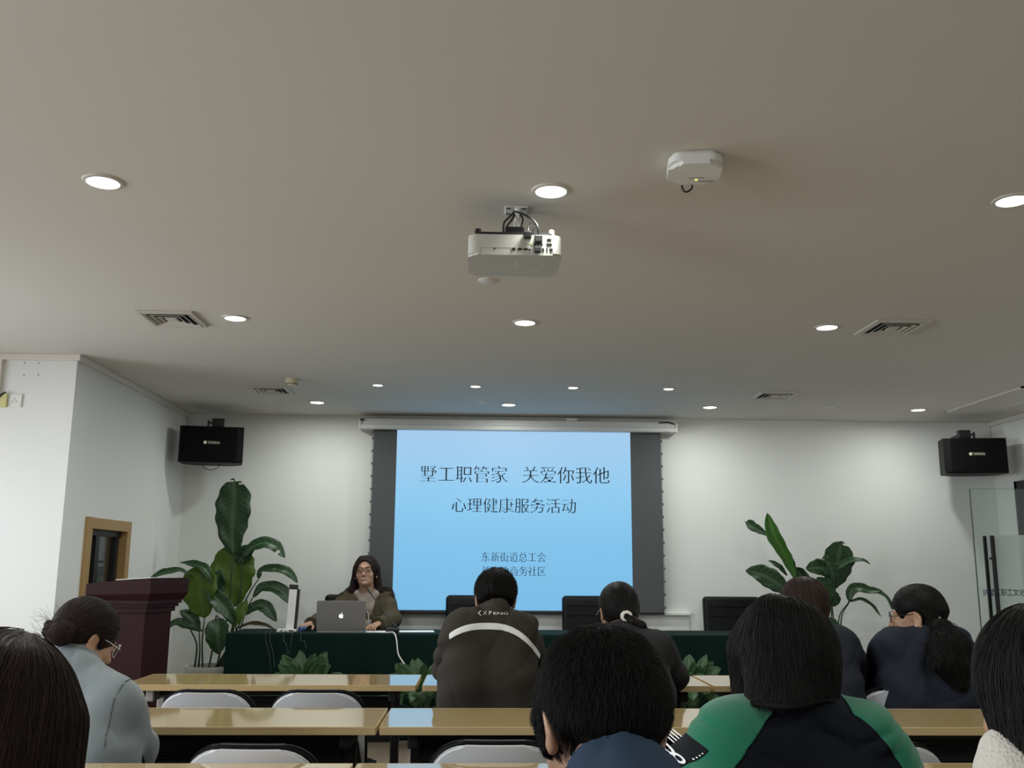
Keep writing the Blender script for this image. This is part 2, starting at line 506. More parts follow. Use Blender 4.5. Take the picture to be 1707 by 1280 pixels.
# the frameless glass door, swung open into the room
GY, GX0, GX1, GZ = 7.65, 4.008, XR - 0.012, 1.888
gd = MB(); gd.box(((GX0 + GX1) / 2, GY, GZ / 2 + 0.005), (GX1 - GX0, 0.012, GZ), bevel=0.002, seg=1)
door = gd.build('door_1', M['glass']); door['kind'] = 'structure'
f = MB(); f.box(((GX0 + 0.10 + GX1) / 2, GY - 0.0075, 0.78), (GX1 - GX0 - 0.10, 0.001, 1.48)); f.build('frosted_film', M['film'], door)
eg = MB(); eg.box((GX0 - 0.002, GY, GZ / 2), (0.004, 0.013, GZ)); eg.build('glass_edge', mat('glass_edge_green', (0.03, 0.06, 0.05), 0.3), door)
h0, h1 = at(1645, 893, GY), at(1661, 1072, GY)
for s, nm in ((-1, 'handle'), (1, 'handle')):
    hb = MB(); hx = h0.x + 0.012
    hb.tube([(hx, GY + s * 0.055, h0.z), (hx, GY + s * 0.055, 0.55)], 0.017, 14)
    for zz in (h0.z - 0.18, 0.75): hb.tube([(hx, GY, zz), (hx, GY + s * 0.055, zz)], 0.010, 10)
    hb.build(nm, M['darkmetal'], door, smooth=True)
tp = [at(x, 987, GY) for x in (1637.5, 1707)]
cw = (tp[1].x - tp[0].x)
letter_obj('lettering', [('拱墅区职工文化', tp[0].x, tp[0].z, cw, 0.056)], M['navyink'], door, GY - 0.009, thin=-0.012)

# ================================================================== CEILING FITTINGS
def downlight(x, y, r, label, group, energy, first):
    t = empty('downlight', (x, y, ZC), label, 'ceiling light', group)
    ringm = MB(); ringm.lathe([(r * 0.86, -0.001), (r * 0.88, -0.007), (r * 1.06, -0.005), (r * 1.11, 0.0), (r * 1.11, 0.002), (r * 0.86, 0.002)], n=40)
    ringm.build('trim_ring', M['ventgrey'], t, smooth=True)
    d = MB(); d.lathe([(0.0005, -0.004), (r * 0.87, -0.003), (r * 0.87, 0.0)], n=40); d.build('diffuser', M['glow'], t, smooth=True)
    a = area('downlight_lamp', (x, y, ZC - 0.012), r * 1.6, energy, LAMP_COL, spread=(105 if first else 178))
    return t

cols = (-1.341, 0.25, 1.945)
rows = {3.235: 'nearest row on the ceiling', 5.12: 'middle row on the ceiling', 7.85: 'row beside the front wall'}
nm_ = {-1.341: 'left', 0.25: 'centre', 1.945: 'right'}
LBL = {(-1.341, 3.235): 'large round downlight, leftmost and nearest in the photo', (0.25, 3.235): 'large round downlight directly above the ceiling projector',
       (1.945, 3.235): 'large round downlight cut by the right edge of the photo', (-1.341, 5.12): 'round downlight beside the larger left ceiling vent',
       (0.25, 5.12): 'round downlight on the ceiling between projector and screen', (1.945, 5.12): 'round downlight beside the larger right ceiling vent',
       (-1.341, 7.85): 'round downlight near front wall, above the tall left plant', (0.25, 7.85): 'round downlight near front wall, above the screen casing',
       (1.945, 7.85): 'round downlight near front wall, above the right plant', (3.725, 7.85): 'round downlight near front wall, beside the right loudspeaker'}
for (x, y), lb in LBL.items():
    downlight(x, y, 0.064, lb, 'large round downlights', DOWNLIGHT_W * (0.64 if y > 7 else 0.14 if (x, y) == (0.25, 3.235) else 1.0), (x, y) == (0.25, 3.235))
for y in (1.2, -1.0):
    for x in (-1.341, 1.945, ):
        area('downlight_lamp', (x, y, ZC - 0.012), 0.12, DOWNLIGHT_W, LAMP_COL, spread=178)
SL = {-0.756: 'small downlight, first from the left of a row of four', -0.025: 'small downlight, second from the left of a row of four',
      0.709: 'small downlight, third from the left of a row of four', 1.433: 'small downlight, fourth from the left of a row of four'}
for x, lb in SL.items():
    downlight(x, 7.04, 0.042, lb, 'small round downlights', DOWNLIGHT_W * 0.3, False)


def vent(x, y, w, d, label):
    t = empty('ceiling_vent', (x, y, ZC), label, 'ceiling vent', 'square air diffusers')
    b = MB(); b.box((0, 0, -0.002), (w - 0.05, d - 0.05, 0.003)); b.build('duct_shade_plate', mat('duct_shade', (0.015, 0.014, 0.012), 0.9), t)  # dark plate below the ceiling stands in for shade inside the duct
    fr = MB()
    for s in (-1, 1):
        fr.box((s * (w / 2 - 0.015), 0, -0.006), (0.03, d, 0.012), bevel=0.002, seg=1)
        fr.box((0, s * (d / 2 - 0.015), -0.006), (w - 0.06, 0.03, 0.012), bevel=0.002, seg=1)
    fr.build('frame', M['ventgrey'], t)
    for k, q in enumerate((0.83, 0.62, 0.41)):
        lv = MB(); W, D = w * q / 2, d * q / 2; g = 0.013
        bot = [(-W, -D), (W, -D), (W, D), (-W, D)]; top = [(-W + g, -D + g), (W - g, -D + g), (W - g, D - g), (-W + g, D - g)]
        for i in range(4):
            j = (i + 1) % 4
            lv.quad((*top[i], -0.0045), (*top[j], -0.0045), (*bot[j], -0.013), (*bot[i], -0.013))
        lo = lv.build('louver', M['ventgrey'], t)
        md = lo.modifiers.new('thick', 'SOLIDIFY'); md.thickness = 0.002
    c = MB(); c.box((0, 0, -0.008), (w * 0.2, d * 0.2, 0.010), bevel=0.002, seg=1); c.build('centre_plate', M['ventgrey'], t)
    return t

vent(-1.692, 5.15, 0.305, 0.325, 'square ceiling vent on the left, the larger in view')
vent(-1.607, 7.30, 0.305, 0.31, 'square ceiling vent on the left, beside the smoke detector')
vent(2.307, 5.10, 0.305, 0.33, 'square ceiling vent on the right, the larger in view')
vent(2.313, 7.245, 0.315, 0.295, 'square ceiling vent on the right, nearer the front wall')

# long linear return grille at the right
t = empty('return_grille', (4.18, 7.35, ZC), 'long slatted return grille set in the ceiling at far right', 'ceiling vent')
gx, gy = 0.36, 1.18
b = MB(); b.box((0, 0, -0.002), (gx - 0.04, gy - 0.04, 0.004)); b.build('backing', mat('grille_dark', (0.10, 0.09, 0.09), 0.8), t)
b = MB()
for s in (-1, 1):
    b.box((s * (gx / 2 - 0.01), 0, -0.006), (0.02, gy, 0.012)); b.box((0, s * (gy / 2 - 0.01), -0.006), (gx, 0.02, 0.012))
b.build('frame', M['trunk'], t)
b = MB()
for k in range(10): b.box((-gx / 2 + 0.035 + k * (gx - 0.07) / 9, 0, -0.008), (0.022, gy - 0.04, 0.006))
b.build('slats', M['trunk'], t)

# smoke detector
t = empty('smoke_detector', (-1.361, 6.868, ZC), 'cream smoke detector on the ceiling behind the left vent', 'smoke detector')
b = MB(); b.lathe([(0.001, -0.048), (0.030, -0.047), (0.038, -0.036), (0.046, -0.030), (0.050, -0.012), (0.050, 0.001)], n=28); b.build('housing', mat('cream_plastic', (0.62, 0.58, 0.42), 0.5), t, smooth=True)
b = MB()
for k in range(10):
    a = 2 * math.pi * k / 10; b.box((0.037 * math.cos(a), 0.037 * math.sin(a), -0.037), (0.010, 0.010, 0.006), Matrix.Rotation(a, 3, 'Z'))
b.build('sensor_slot', M['black'], t)
# flat round covers
for (x, y, lb) in ((0.032, 4.343, 'round flush ceiling cover just below the projector'), (0.039, 7.743, 'round flush ceiling cover near the front wall, beside a downlight'),
                   (2.944, 7.764, 'round flush ceiling cover near the front wall, right side')):
    b = MB(); b.lathe([(0.001, -0.008), (0.036, -0.007), (0.042, -0.003), (0.042, 0.001)], n=28)
    o = b.build('ceiling_cover', M['offwhite'], smooth=True, offset=(0, 0, 0)); o.location = (x, y, ZC)
    setk(o, lb, 'ceiling cover', 'round flush covers')

# wireless access point
t = empty('access_point', (0.706, 2.956, ZC), 'white rounded square wireless access point on the ceiling', 'access point', rz=R_(-8))
b = MB(); b.prism(rrect(0.175, 0.175, 0.045), -0.048, -0.012)
bmesh.ops.bevel(b.bm, geom=[e for e in b.bm.edges if abs(e.verts[0].co.z + 0.048) < 1e-5 and abs(e.verts[1].co.z + 0.048) < 1e-5], offset=0.014, segments=4, affect='EDGES')
b.build('shell', M['white'], t, smooth=True)
b = MB(); b.prism(rrect(0.15, 0.15, 0.03), -0.012, 0.0); b.build('mounting_plate', M['offwhite'], t)
b = MB(); b.tube(catmull([(-0.030, 0.080, -0.030), (-0.034, 0.096, -0.050), (-0.022, 0.100, -0.068), (-0.002, 0.098, -0.058), (0.000, 0.084, -0.036)], 6), 0.0035, 8); b.build('cable', M['cable'], t, smooth=True)
b = MB(); b.box((0.010, 0.045, -0.0484), (0.008, 0.012, 0.001)); b.build('indicator', mat('led_amber', (0.8, 0.6, 0.1), 0.4, emit=((1, 0.75, 0.15), 1.2)), t)
b = MB()
for k in range(5): b.box((-0.012 + k * 0.011, 0.030, -0.0484), (0.006, 0.004, 0.001))
b.build('legend', M['cable'], t)
b = MB(); b.box((0.045, 0.060, -0.0484), (0.05, 0.012, 0.001)); b.build('label', M['greymetal'], t)

# ------------------------------------------------------------------ projector
PY0, PY1 = 3.28, 3.54
PX = at(859, 400, 3.28).x; zb, zt = at(859, 425, 3.28).z, at(859, 391, 3.28).z
t = empty('projector', (PX, (PY0 + PY1) / 2, ZC), 'white ceiling-hung video projector with cables on its back', 'projector')
PO = V((PX, (PY0 + PY1) / 2, ZC))
b = MB(); W = 0.340; Dp = PY1 - PY0
b.prism(rrect(W, Dp, 0.035), zb - ZC, zt - ZC)
bmesh.ops.bevel(b.bm, geom=[e for e in b.bm.edges if abs(e.verts[0].co.z - (zb - ZC)) < 1e-5 and abs(e.verts[1].co.z - (zb - ZC)) < 1e-5], offset=0.008, segments=3, affect='EDGES')
b.build('body', mat('projector_white', (0.52, 0.51, 0.47), 0.45), t, smooth=True)
b = MB(); b.prism(rrect(W - 0.03, Dp - 0.04, 0.03), zt - ZC, zt - ZC + 0.016); 
bmesh.ops.bevel(b.bm, geom=[e for e in b.bm.edges if abs(e.verts[0].co.z - (zt - ZC + .016)) < 1e-5 and abs(e.verts[1].co.z - (zt - ZC + .016)) < 1e-5], offset=0.010, segments=2, affect='EDGES')
b.build('base_plate', M['darkmetal'], t)
for sx in (-1, 1):
    for sy in (-1, 1):
        b = MB(); b.lathe([(0.001, 0.012), (0.011, 0.010), (0.012, 0.0), (0.012, -0.012)], (sx * (W / 2 - 0.035), sy * (Dp / 2 - 0.045), zt - ZC + 0.024), 16); b.build('foot', M['black'] if sx < 0 else M['greymetal'], t, smooth=True)
yb = -Dp / 2 - 0.0015
z0 = zb - ZC
for (x, z, w, h) in ((-0.006, .022, .012, .010), (0.016, .022, .015, .008), (0.037, .022, .014, .007), (0.100, .022, .008, .010), (0.114, .022, .004, .012), (0.129, .022, .012, .010),
                     (0.122, .060, .016, .008), (0.122, .042, .020, .008), (0.070, .042, .007, .007), (0.083, .042, .007, .007), (0.096, .042, .007, .007), (0.052, .020, .006, .006)):
    b = MB(); b.box((x, yb, z0 + z), (w, 0.003, h), bevel=0.001, seg=1); b.build('port', M['black'], t)
b = MB(); b.lathe([(0.001, 0.0), (0.003, 0.0), (0.003, 0.003)], (-0.075, yb - 0.001, z0 + 0.022), 10, 'Y'); b.build('screw', M['black'], t)
b = MB()
for (c, s) in (((-0.125, 0.028), (0.001, 0.0)), ((0, 0), (0, 0))): pass
b.box((-0.07, yb + 0.001, z0 + 0.027), (0.11, 0.001, 0.0012)); b.box((-0.016, yb + 0.001, z0 + 0.014), (0.0012, 0.001, 0.026)); b.box((-0.125, yb + 0.001, z0 + 0.014), (0.0012, 0.001, 0.026))
b.build('lamp_cover_line', M['greymetal'], t)
b = MB(); b.box((0.055, -0.03, z0 - 0.0006), (0.11, 0.05, 0.001)); b.build('rating_label', mat('label_grey', (0.62, 0.61, 0.55), 0.5), t)
b = MB()
for k in range(4): b.box((0.055, -0.045 + k * 0.010, z0 - 0.0012), (0.095 - 0.012 * (k % 2), 0.002, 0.0004))
b.build('label_print', mat('label_brown', (0.35, 0.27, 0.22), 0.6), t)
b = MB(); b.lathe([(0.001, 0.014), (0.024, 0.014), (0.030, 0.0)], (-0.08, Dp / 2 + 0.0, z0 + 0.048), 24, 'Y'); b.build('lens', M['darkglass'], t, smooth=True)
# mount: ceiling plate, pole, clevis box
b = MB(); b.box((0.008, 0.02, -0.003), (0.085, 0.085, 0.006), bevel=0.002, seg=1); b.build('ceiling_plate', M['offwhite'], t)
b = MB()
for sx in (-1, 1):
    for sy in (-1, 1): b.box((0.008 + sx * 0.030, 0.02 + sy * 0.028, -0.007), (0.016, 0.006, 0.003))
b.build('plate_slot', M['black'], t)
b = MB(); b.tube([(0.015, 0, 0), (0.015, 0, -0.09)], 0.014, 14); b.box((0.015, 0, -0.085), (0.034, 0.03, 0.05), bevel=0.003); b.build('mount_pole', M['offwhite'], t)
b = MB(); b.lathe([(0.001, -0.003), (0.004, -0.003), (0.004, 0.0)], (0.015, -0.0155, -0.085), 10, 'Y'); b.build('bolt', M['black'], t)
b = MB(); b.box((0.0, -0.045, zt - ZC + 0.033), (0.070, 0.07, 0.034), bevel=0.004); b.build('mount_block', M['darkmetal'], t)
# cables and plugs
zz = z0
def pc(pts, r, m, name='cable'):
    c = MB(); c.tube(catmull(pts, 8), r, 8); c.build(name, m, t, smooth=True)
cy_ = yb - 0.012
pc([(0.000, 0.01, -0.01), (0.022, -0.05, -0.040), (0.052, -0.11, -0.080), (0.078, cy_, -0.120), (0.083, cy_, z0 + 0.070)], 0.0042, M['cable'])
pc([(0.004, 0.01, -0.01), (-0.025, -0.03, -0.055), (-0.040, -0.07, -0.09), (-0.042, -0.07, z0 + 0.095)], 0.0040, M['cable'])
pc([(0.008, 0.01, -0.012), (-0.010, -0.03, -0.060), (-0.028, -0.07, -0.10), (-0.030, -0.07, z0 + 0.095)], 0.0040, M['cable'])
pc([(0.012, 0.01, -0.01), (0.030, -0.03, -0.05), (0.026, -0.07, -0.09), (0.018, -0.07, z0 + 0.10)], 0.0036, M['cable'])
pc([(0.044, cy_, z0 + 0.085), (0.050, -0.12, -0.115), (0.066, -0.11, -0.092), (0.074, -0.11, -0.105), (0.060, -0.11, z0 + 0.09)], 0.0042, M['cable'])
b = MB(); b.box((0.083, cy_, z0 + 0.056), (0.028, 0.026, 0.026), bevel=0.003); b.box((0.080, cy_, z0 + 0.016), (0.024, 0.020, 0.020), bevel=0.003); b.build('connector', mat('connector_grey', (0.03, 0.034, 0.034), 0.5), t)
b = MB(); b.box((0.044, yb - 0.006, z0 + 0.072), (0.026, 0.026, 0.024), bevel=0.003); b.build('connector', M['black'], t)
b = MB()
for k in range(3): b.tube([(0.046 + 0.006 * k, yb - 0.003, z0 + 0.042 - 0.004 * k), (0.046 + 0.006 * k, yb - 0.014, z0 + 0.042 - 0.004 * k)], 0.004, 10)
b.build('audio_plug', mat('plug_green', (0.35, 0.42, 0.25), 0.5), t)

# ================================================================== PROJECTION SCREEN
YS = YW - 0.10
t = empty('projection_screen', (0.34, YS, 0.85), 'wide projection screen on the front wall showing a pale blue Chinese title slide', 'projection screen')
TO = t.location.copy()
def P(x, y, z): return (x - TO.x, y - TO.y, z - TO.z)
c0, c1 = -1.05, 1.775
tilt = Matrix.Rotation(R_(0.2), 3, 'Y')
b = MB(); b.box(P((c0 + c1) / 2, YW - 0.075, 2.500), (c1 - c0 - 0.01, 0.145, 0.055), bevel=0.006); b.box(P((c0 + c1) / 2, YW - 0.085, 2.452), (c1 - c0, 0.165, 0.044), bevel=0.010); b.build('casing', M['casing'], t)
for xx in (c0 + 0.004, c1 - 0.004):
    b = MB(); b.box(P(xx, YW - 0.09, 2.468), (0.012, 0.17, 0.08), bevel=0.004); b.build('end_cap', M['white'], t)
b = MB(); b.box(P(c0 + 0.02, YW - 0.165, 2.512), (0.03, 0.02, 0.02)); b.tube([P(c1 - 0.16, YW - 0.165, 2.515), P(c1 - 0.08, YW - 0.165, 2.52), P(c1 - 0.02, YW - 0.165, 2.505)], 0.006, 8); b.build('bracket', M['black'], t)
b = MB(); b.box(P(0.83, YW - 0.16, 2.535), (0.10, 0.03, 0.02)); b.build('control_box', M['offwhite'], t)
b = MB(); b.tube(catmull([P(c1 - 0.01, YW - 0.1, 2.50), P(c1 + 0.03, YW - 0.06, 2.47), P(c1 + 0.07, YW - 0.03, 2.50), P(c1 + 0.08, YW - 0.02, 2.56)], 6), 0.003, 6); b.build('cable', M['wcable'], t, smooth=True)
tl, tr, bl, br = at(624, 700, YS), at(1098, 702, YS), at(616, 1019, YS), at(1106, 1023, YS)
b = MB(); xa, xb = -0.930, 1.637; zlo = 0.853; zhi = 2.445
pts = [(xa, zhi), (xa, zlo), (xb, zlo), (xb, zhi)]
b.prism([(x - TO.x, z - TO.z) for x, z in pts], -0.002, 0.0, Matrix(((1, 0, 0, 0), (0, 0, -1, 0), (0, 1, 0, 0), (0, 0, 0, 1))))
b.build('screen_fabric', M['screen'], t)
pa, pb, pz0, pz1 = -0.722, 1.362, 0.871, 2.446
pm = bpy.data.materials.new('projected_slide'); pm.use_nodes = True
nt = pm.node_tree; bs = nt.nodes['Principled BSDF']; bs.inputs['Base Color'].default_value = (0.03, 0.03, 0.03, 1); bs.inputs['Roughness'].default_value = 0.9
tc = nt.nodes.new('ShaderNodeTexCoord'); sx = nt.nodes.new('ShaderNodeSeparateXYZ'); nt.links.new(tc.outputs['Generated'], sx.inputs[0])
rp = nt.nodes.new('ShaderNodeValToRGB'); e = rp.color_ramp.elements
e[0].position = 0.0; e[0].color = (0.195, 0.52, 0.83, 1); e[1].position = 1.0; e[1].color = (0.40, 0.64, 0.90, 1)
k = e.new(0.35); k.color = (0.215, 0.555, 0.87, 1); k = e.new(0.65); k.color = (0.28, 0.62, 0.92, 1)
nt.links.new(sx.outputs[2], rp.inputs[0])
nt.links.new(rp.outputs[0], bs.inputs['Emission Color']); bs.inputs['Emission Strength'].default_value = 0.92
b = MB(); b.prism([(x - TO.x, z - TO.z) for x, z in ((pa, pz1), (pa, pz0), (pb, pz0), (pb, pz1))], 0.003, 0.004, Matrix(((1, 0, 0, 0), (0, 0, -1, 0), (0, 1, 0, 0), (0, 0, 0, 1))))
pic = b.build('projected_image', pm, t)
def ln(txt, x0, x1, yc, hpx):
    a, bb = at(x0, yc, YS - .005), at(x1, yc, YS - .005); h = (at(x0, yc - hpx / 2, YS - .005) - at(x0, yc + hpx / 2, YS - .005)).z
    return (txt, a.x - TO.x, a.z - TO.z, bb.x - a.x, h)
for q_ in (('墅工职管家', 701, 846, 789.5, 28), ('关爱你我他', 871, 1016, 791, 28), ('心理健康服务活动', 753, 960, 841.5, 25),
           ('东新街道总工会', 803, 910, 928, 16.5), ('新天地商务社区', 803, 910, 951.5, 16.5)):
    letter_obj('slide_text', [ln(*q_)], M['ink'], pic, -0.006, thin=0.022)
b = MB(); b.box(P((xa + xb) / 2, YS - 0.004, 0.852), (xb - xa, 0.016, 0.018), bevel=0.003); b.build('bottom_bar', M['black'], t)
for s, xx in ((-1, xa - 0.010), (1, xb + 0.010)):
    b = MB(); pts = [P(xx + s * 0.006 * (1 - (2 * k / 20 - 1) ** 2) * -1, YS, zhi - (zhi - zlo) * k / 20) for k in range(21)]
    b.tube(pts, 0.002, 6)
    for k in range(14):
        b.box(P(xx - s * 0.004, YS, zhi - 0.09 - k * 0.112), (0.016, 0.006, 0.020))
    b.build('tension_cord', mat('cord_grey', (0.10, 0.10, 0.10), 0.7), t)

# ================================================================== LOUDSPEAKERS
def speaker(px, py, Y, yaw, label, name_side):
    c = at(px, py, Y)
    t = empty('loudspeaker', (c.x, c.y, c.z), label, 'loudspeaker', 'wall loudspeakers', rz=yaw)
    w, h, d = 0.52, 0.305, 0.29
    b = MB(); b.prism([(-w / 2, -d / 2), (w / 2, -d / 2), (w / 2 - 0.02, d / 2 - 0.08), (w / 2 - 0.12, d / 2), (-w / 2 + 0.12, d / 2), (-w / 2 + 0.02, d / 2 - 0.08)], -h / 2, h / 2)
    b.build('cabinet', M['speaker'], t)
    # the sloped grille: narrower at its ends
    b = MB(); e = -d / 2 - 0.001
    b.prism([(-w / 2 + 0.012, e), (w / 2 - 0.012, e), (w / 2 - 0.05, e - 0.028), (-w / 2 + 0.05, e - 0.028)], -h / 2 + 0.014, h / 2 - 0.014)
    b.build('grille', M['grille'], t)
    yg = e - 0.0295
    letter_obj('badge_text', [('YAMAHA', -0.028, 0.012, 0.098, 0.024)], M['gold'], t, yg, extr=0.001)
    b = MB(); b.lathe([(0.010, -0.001), (0.014, -0.001), (0.014, 0.001), (0.010, 0.001)], (-0.048, yg, 0.012), 20, 'Y')
    for a in (90, 210, 330): b.tube([(-0.048, yg - 0.0005, 0.012), (-0.048 + 0.0125 * math.cos(R_(a)), yg - 0.0005, 0.012 + 0.0125 * math.sin(R_(a)))], 0.0016, 6)
    b.build('badge_emblem', M['gold'], t)
    # bracket on top
    b = MB(); s = 1 if name_side == 'l' else -1
    b.box((0.03 * s, 0.02, h / 2 + 0.055), (0.10, 0.06, 0.07), bevel=0.004); b.box((0.03 * s, 0.02, h / 2 + 0.008), (0.16, 0.10, 0.014))
    b.tube([(-0.045 * s, 0.0, h / 2 + 0.05), (0.0, 0.0, h / 2 + 0.05)], 0.009, 10); b.box((-0.048 * s, 0, h / 2 + 0.04), (0.016, 0.02, 0.065), bevel=0.003)
    b.tube([(0.03 * s, 0.02, h / 2 + 0.06), (0.03 * s, 0.352, h / 2 + 0.06)], 0.016, 10)
    b.build('bracket', M['black'], t)
    b = MB(); b.tube(catmull([(-0.08, -0.02, -h / 2), (-0.055, -0.03, -h / 2 - 0.035), (0.0, -0.03, -h / 2 - 0.052), (0.055, -0.03, -h / 2 - 0.030), (0.065, -0.02, -h / 2)], 6), 0.003, 6)
    if name_side == 'l': b.build('cable_loop', M['cable'], t, smooth=True)
    else: b.bm.free()
    return t

speaker(355, 744, 8.20, R_(10), 'black wall loudspeaker high in the left front corner', 'l')
speaker(1617, 762.5, 8.20, R_(-10), 'black wall loudspeaker high in the right front corner, above the glass door', 'r')
b = MB(); b.tube([(XL + 0.02, YW - 0.012, ZC - 0.03), (XL + 0.02, YW - 0.012, 2.32)], 0.006, 8)
o = b.build('speaker_cable', M['wcable'], offset=(0, 0, 0)); setk(o, 'grey cable running down the corner behind the left loudspeaker', 'cable')
b = MB(); b.tube([(XR - 0.02, YW - 0.012, ZC - 0.03), (XR - 0.02, YW - 0.012, 2.30)], 0.006, 8)
o = b.build('speaker_cable', M['wcable']); setk(o, 'grey cable running down the corner behind the right loudspeaker', 'cable')
# socket and yellow box on the block
q = at(25.5, 668, YB)
t = empty('wall_socket', (q.x, YB, q.z), 'white wall socket beside the yellow junction box', 'socket')
b = MB(); b.box((0, -0.005, 0), (0.088, 0.010, 0.086), bevel=0.003); b.build('plate', M['white'], t)
b = MB()
for (x, z, a) in ((0, 0.012, 0), (-0.012, -0.006, 35), (0.012, -0.006, -35)): b.box((x, -0.0102, z), (0.003, 0.001, 0.010), Matrix.Rotation(R_(a), 3, 'Y'))
b.build('slots', M['black'], t)
q = at(2, 668, YB)
t = empty('junction_box', (q.x, YB, q.z), 'yellow junction box under the white trunking at far left', 'junction box')
b = MB(); b.box((0, -0.012, 0), (0.09, 0.024, 0.086), bevel=0.004); b.build('box', M['yellow'], t)
b = MB(); b.tube(catmull([(0.03, -0.014, 0.055), (0.01, -0.03, 0.035), (-0.01, -0.028, 0.01)], 6), 0.005, 8); b.build('cable_end', M['cable'], t)
for x, y in ((41, 605), (65, 605), (40, 625), (64, 625)):
    q = at(x, y, YB); b = MB(); b.lathe([(0.001, -0.001), (0.004, -0.001), (0.004, 0.001)], (q.x, YB, q.z), 8, 'Y')
    b.build('screw_hole', M['darkmetal'], WB)
# ================================================================== TRAINING TABLES
def make_table():
    """1.22 x 0.40 m folding table; origin on the floor at its centre"""
    t = empty('training_table', (0, 0, 0))
    w, d = 1.216, 0.40
    b = MB(); b.box((0, 0, 0.738), (w, d, 0.023), bevel=0.0015, seg=1); b.build('tabletop', M['table'], t)
    b = MB(); b.box((0, -d / 2 - 0.001, 0.7375), (w, 0.003, 0.0245), bevel=0.001, seg=1); b.box((0, d / 2 + 0.001, 0.7375), (w, 0.003, 0.0245), bevel=0.001, seg=1)
    for s in (-1, 1): b.box((s * (w / 2 + 0.0005), 0, 0.7375), (0.002, d, 0.0245))
    b.build('edge_band', M['edge'], t)
    b = MB(); b.box((0, -0.05, 0.708), (w - 0.16, 0.05, 0.03)); b.box((0, 0.12, 0.708), (w - 0.16, 0.03, 0.03)); b.build('cross_rail', M['darkmetal'], t)
    b = MB(); b.box((0, 0.165, 0.56), (w - 0.22, 0.012, 0.20), bevel=0.002, seg=1); b.build('modesty_panel', M['darkmetal'], t)
    b = MB()
    for k in range(5): b.tube([(-w / 2 + 0.12, -0.10 + 0.055 * k, 0.635), (w / 2 - 0.12, -0.10 + 0.055 * k, 0.635)], 0.005, 6)
    b.build('book_shelf', M['darkmetal'], t)
    for s in (-1, 1):
        b = MB(); x = s * (w / 2 - 0.10)
        b.box((x, 0.03, 0.36), (0.035, 0.06, 0.66), bevel=0.006); b.box((x, 0.0, 0.700), (0.035, 0.30, 0.05), bevel=0.006); b.box((x, 0.0, 0.065), (0.04, d - 0.02, 0.04), bevel=0.008)
        lg = b.build('leg', M['greymetal'] if False else M['darkmetal'], t)
        for yy in (-0.16, 0.16):
            b = MB(); b.lathe([(0.001, -0.010), (0.0235, -0.010), (0.0235, 0.010), (0.001, 0.010)], (0, 0, 0), 14)
            for v in b.bm.verts: v.co = Matrix.Rotation(R_(90), 3, 'Y') @ v.co + V((x, yy, 0.0235))
            b.build('caster', M['black'], lg, smooth=True)
    return t

tables = [(-0.857, 4.38, 'front row training table at left, with two empty white chairs'), (0.388, 4.38, 'front row training table in the middle, before the man with reflective stripe'),
          (1.622, 4.38, 'front row training table at right, before the women in navy jackets'),
          (-0.915, 3.32, 'second row training table at left, beside the woman in grey fleece'), (0.315, 3.32, 'second row training table in the middle, catching the green screen reflection'),
          (1.545, 3.32, 'second row training table at right, behind the ponytailed woman'),
          (-0.915, 2.36, 'third row training table at left, cut by the photo bottom'), (0.315, 2.36, 'third row training table in the middle, cut by the photo bottom'), (1.545, 2.36, 'third row training table at right, under the green sleeved woman')]
proto = make_table()
for i, (x, y, lb) in enumerate(tables):
    o = proto if i == 0 else copy_tree(proto)
    o.location = (x, y, 0); setk(o, lb, 'table', 'maple training tables in rows')
    if i == 0:
        lg0 = [c for c in o.children if c.name.startswith('leg')]
# the far-left leg frame of the front row gets paler metal, the light on it put into colour
lg0 = sorted([c for c in bpy.data.objects if c.parent == proto and c.name.startswith('leg')], key=lambda c: sum(v.co.x for v in c.data.vertices))[0]
lg0.data = lg0.data.copy(); lg0.data.materials[0] = M['greymetal']; lg0['label'] = 'light grey leg frame'

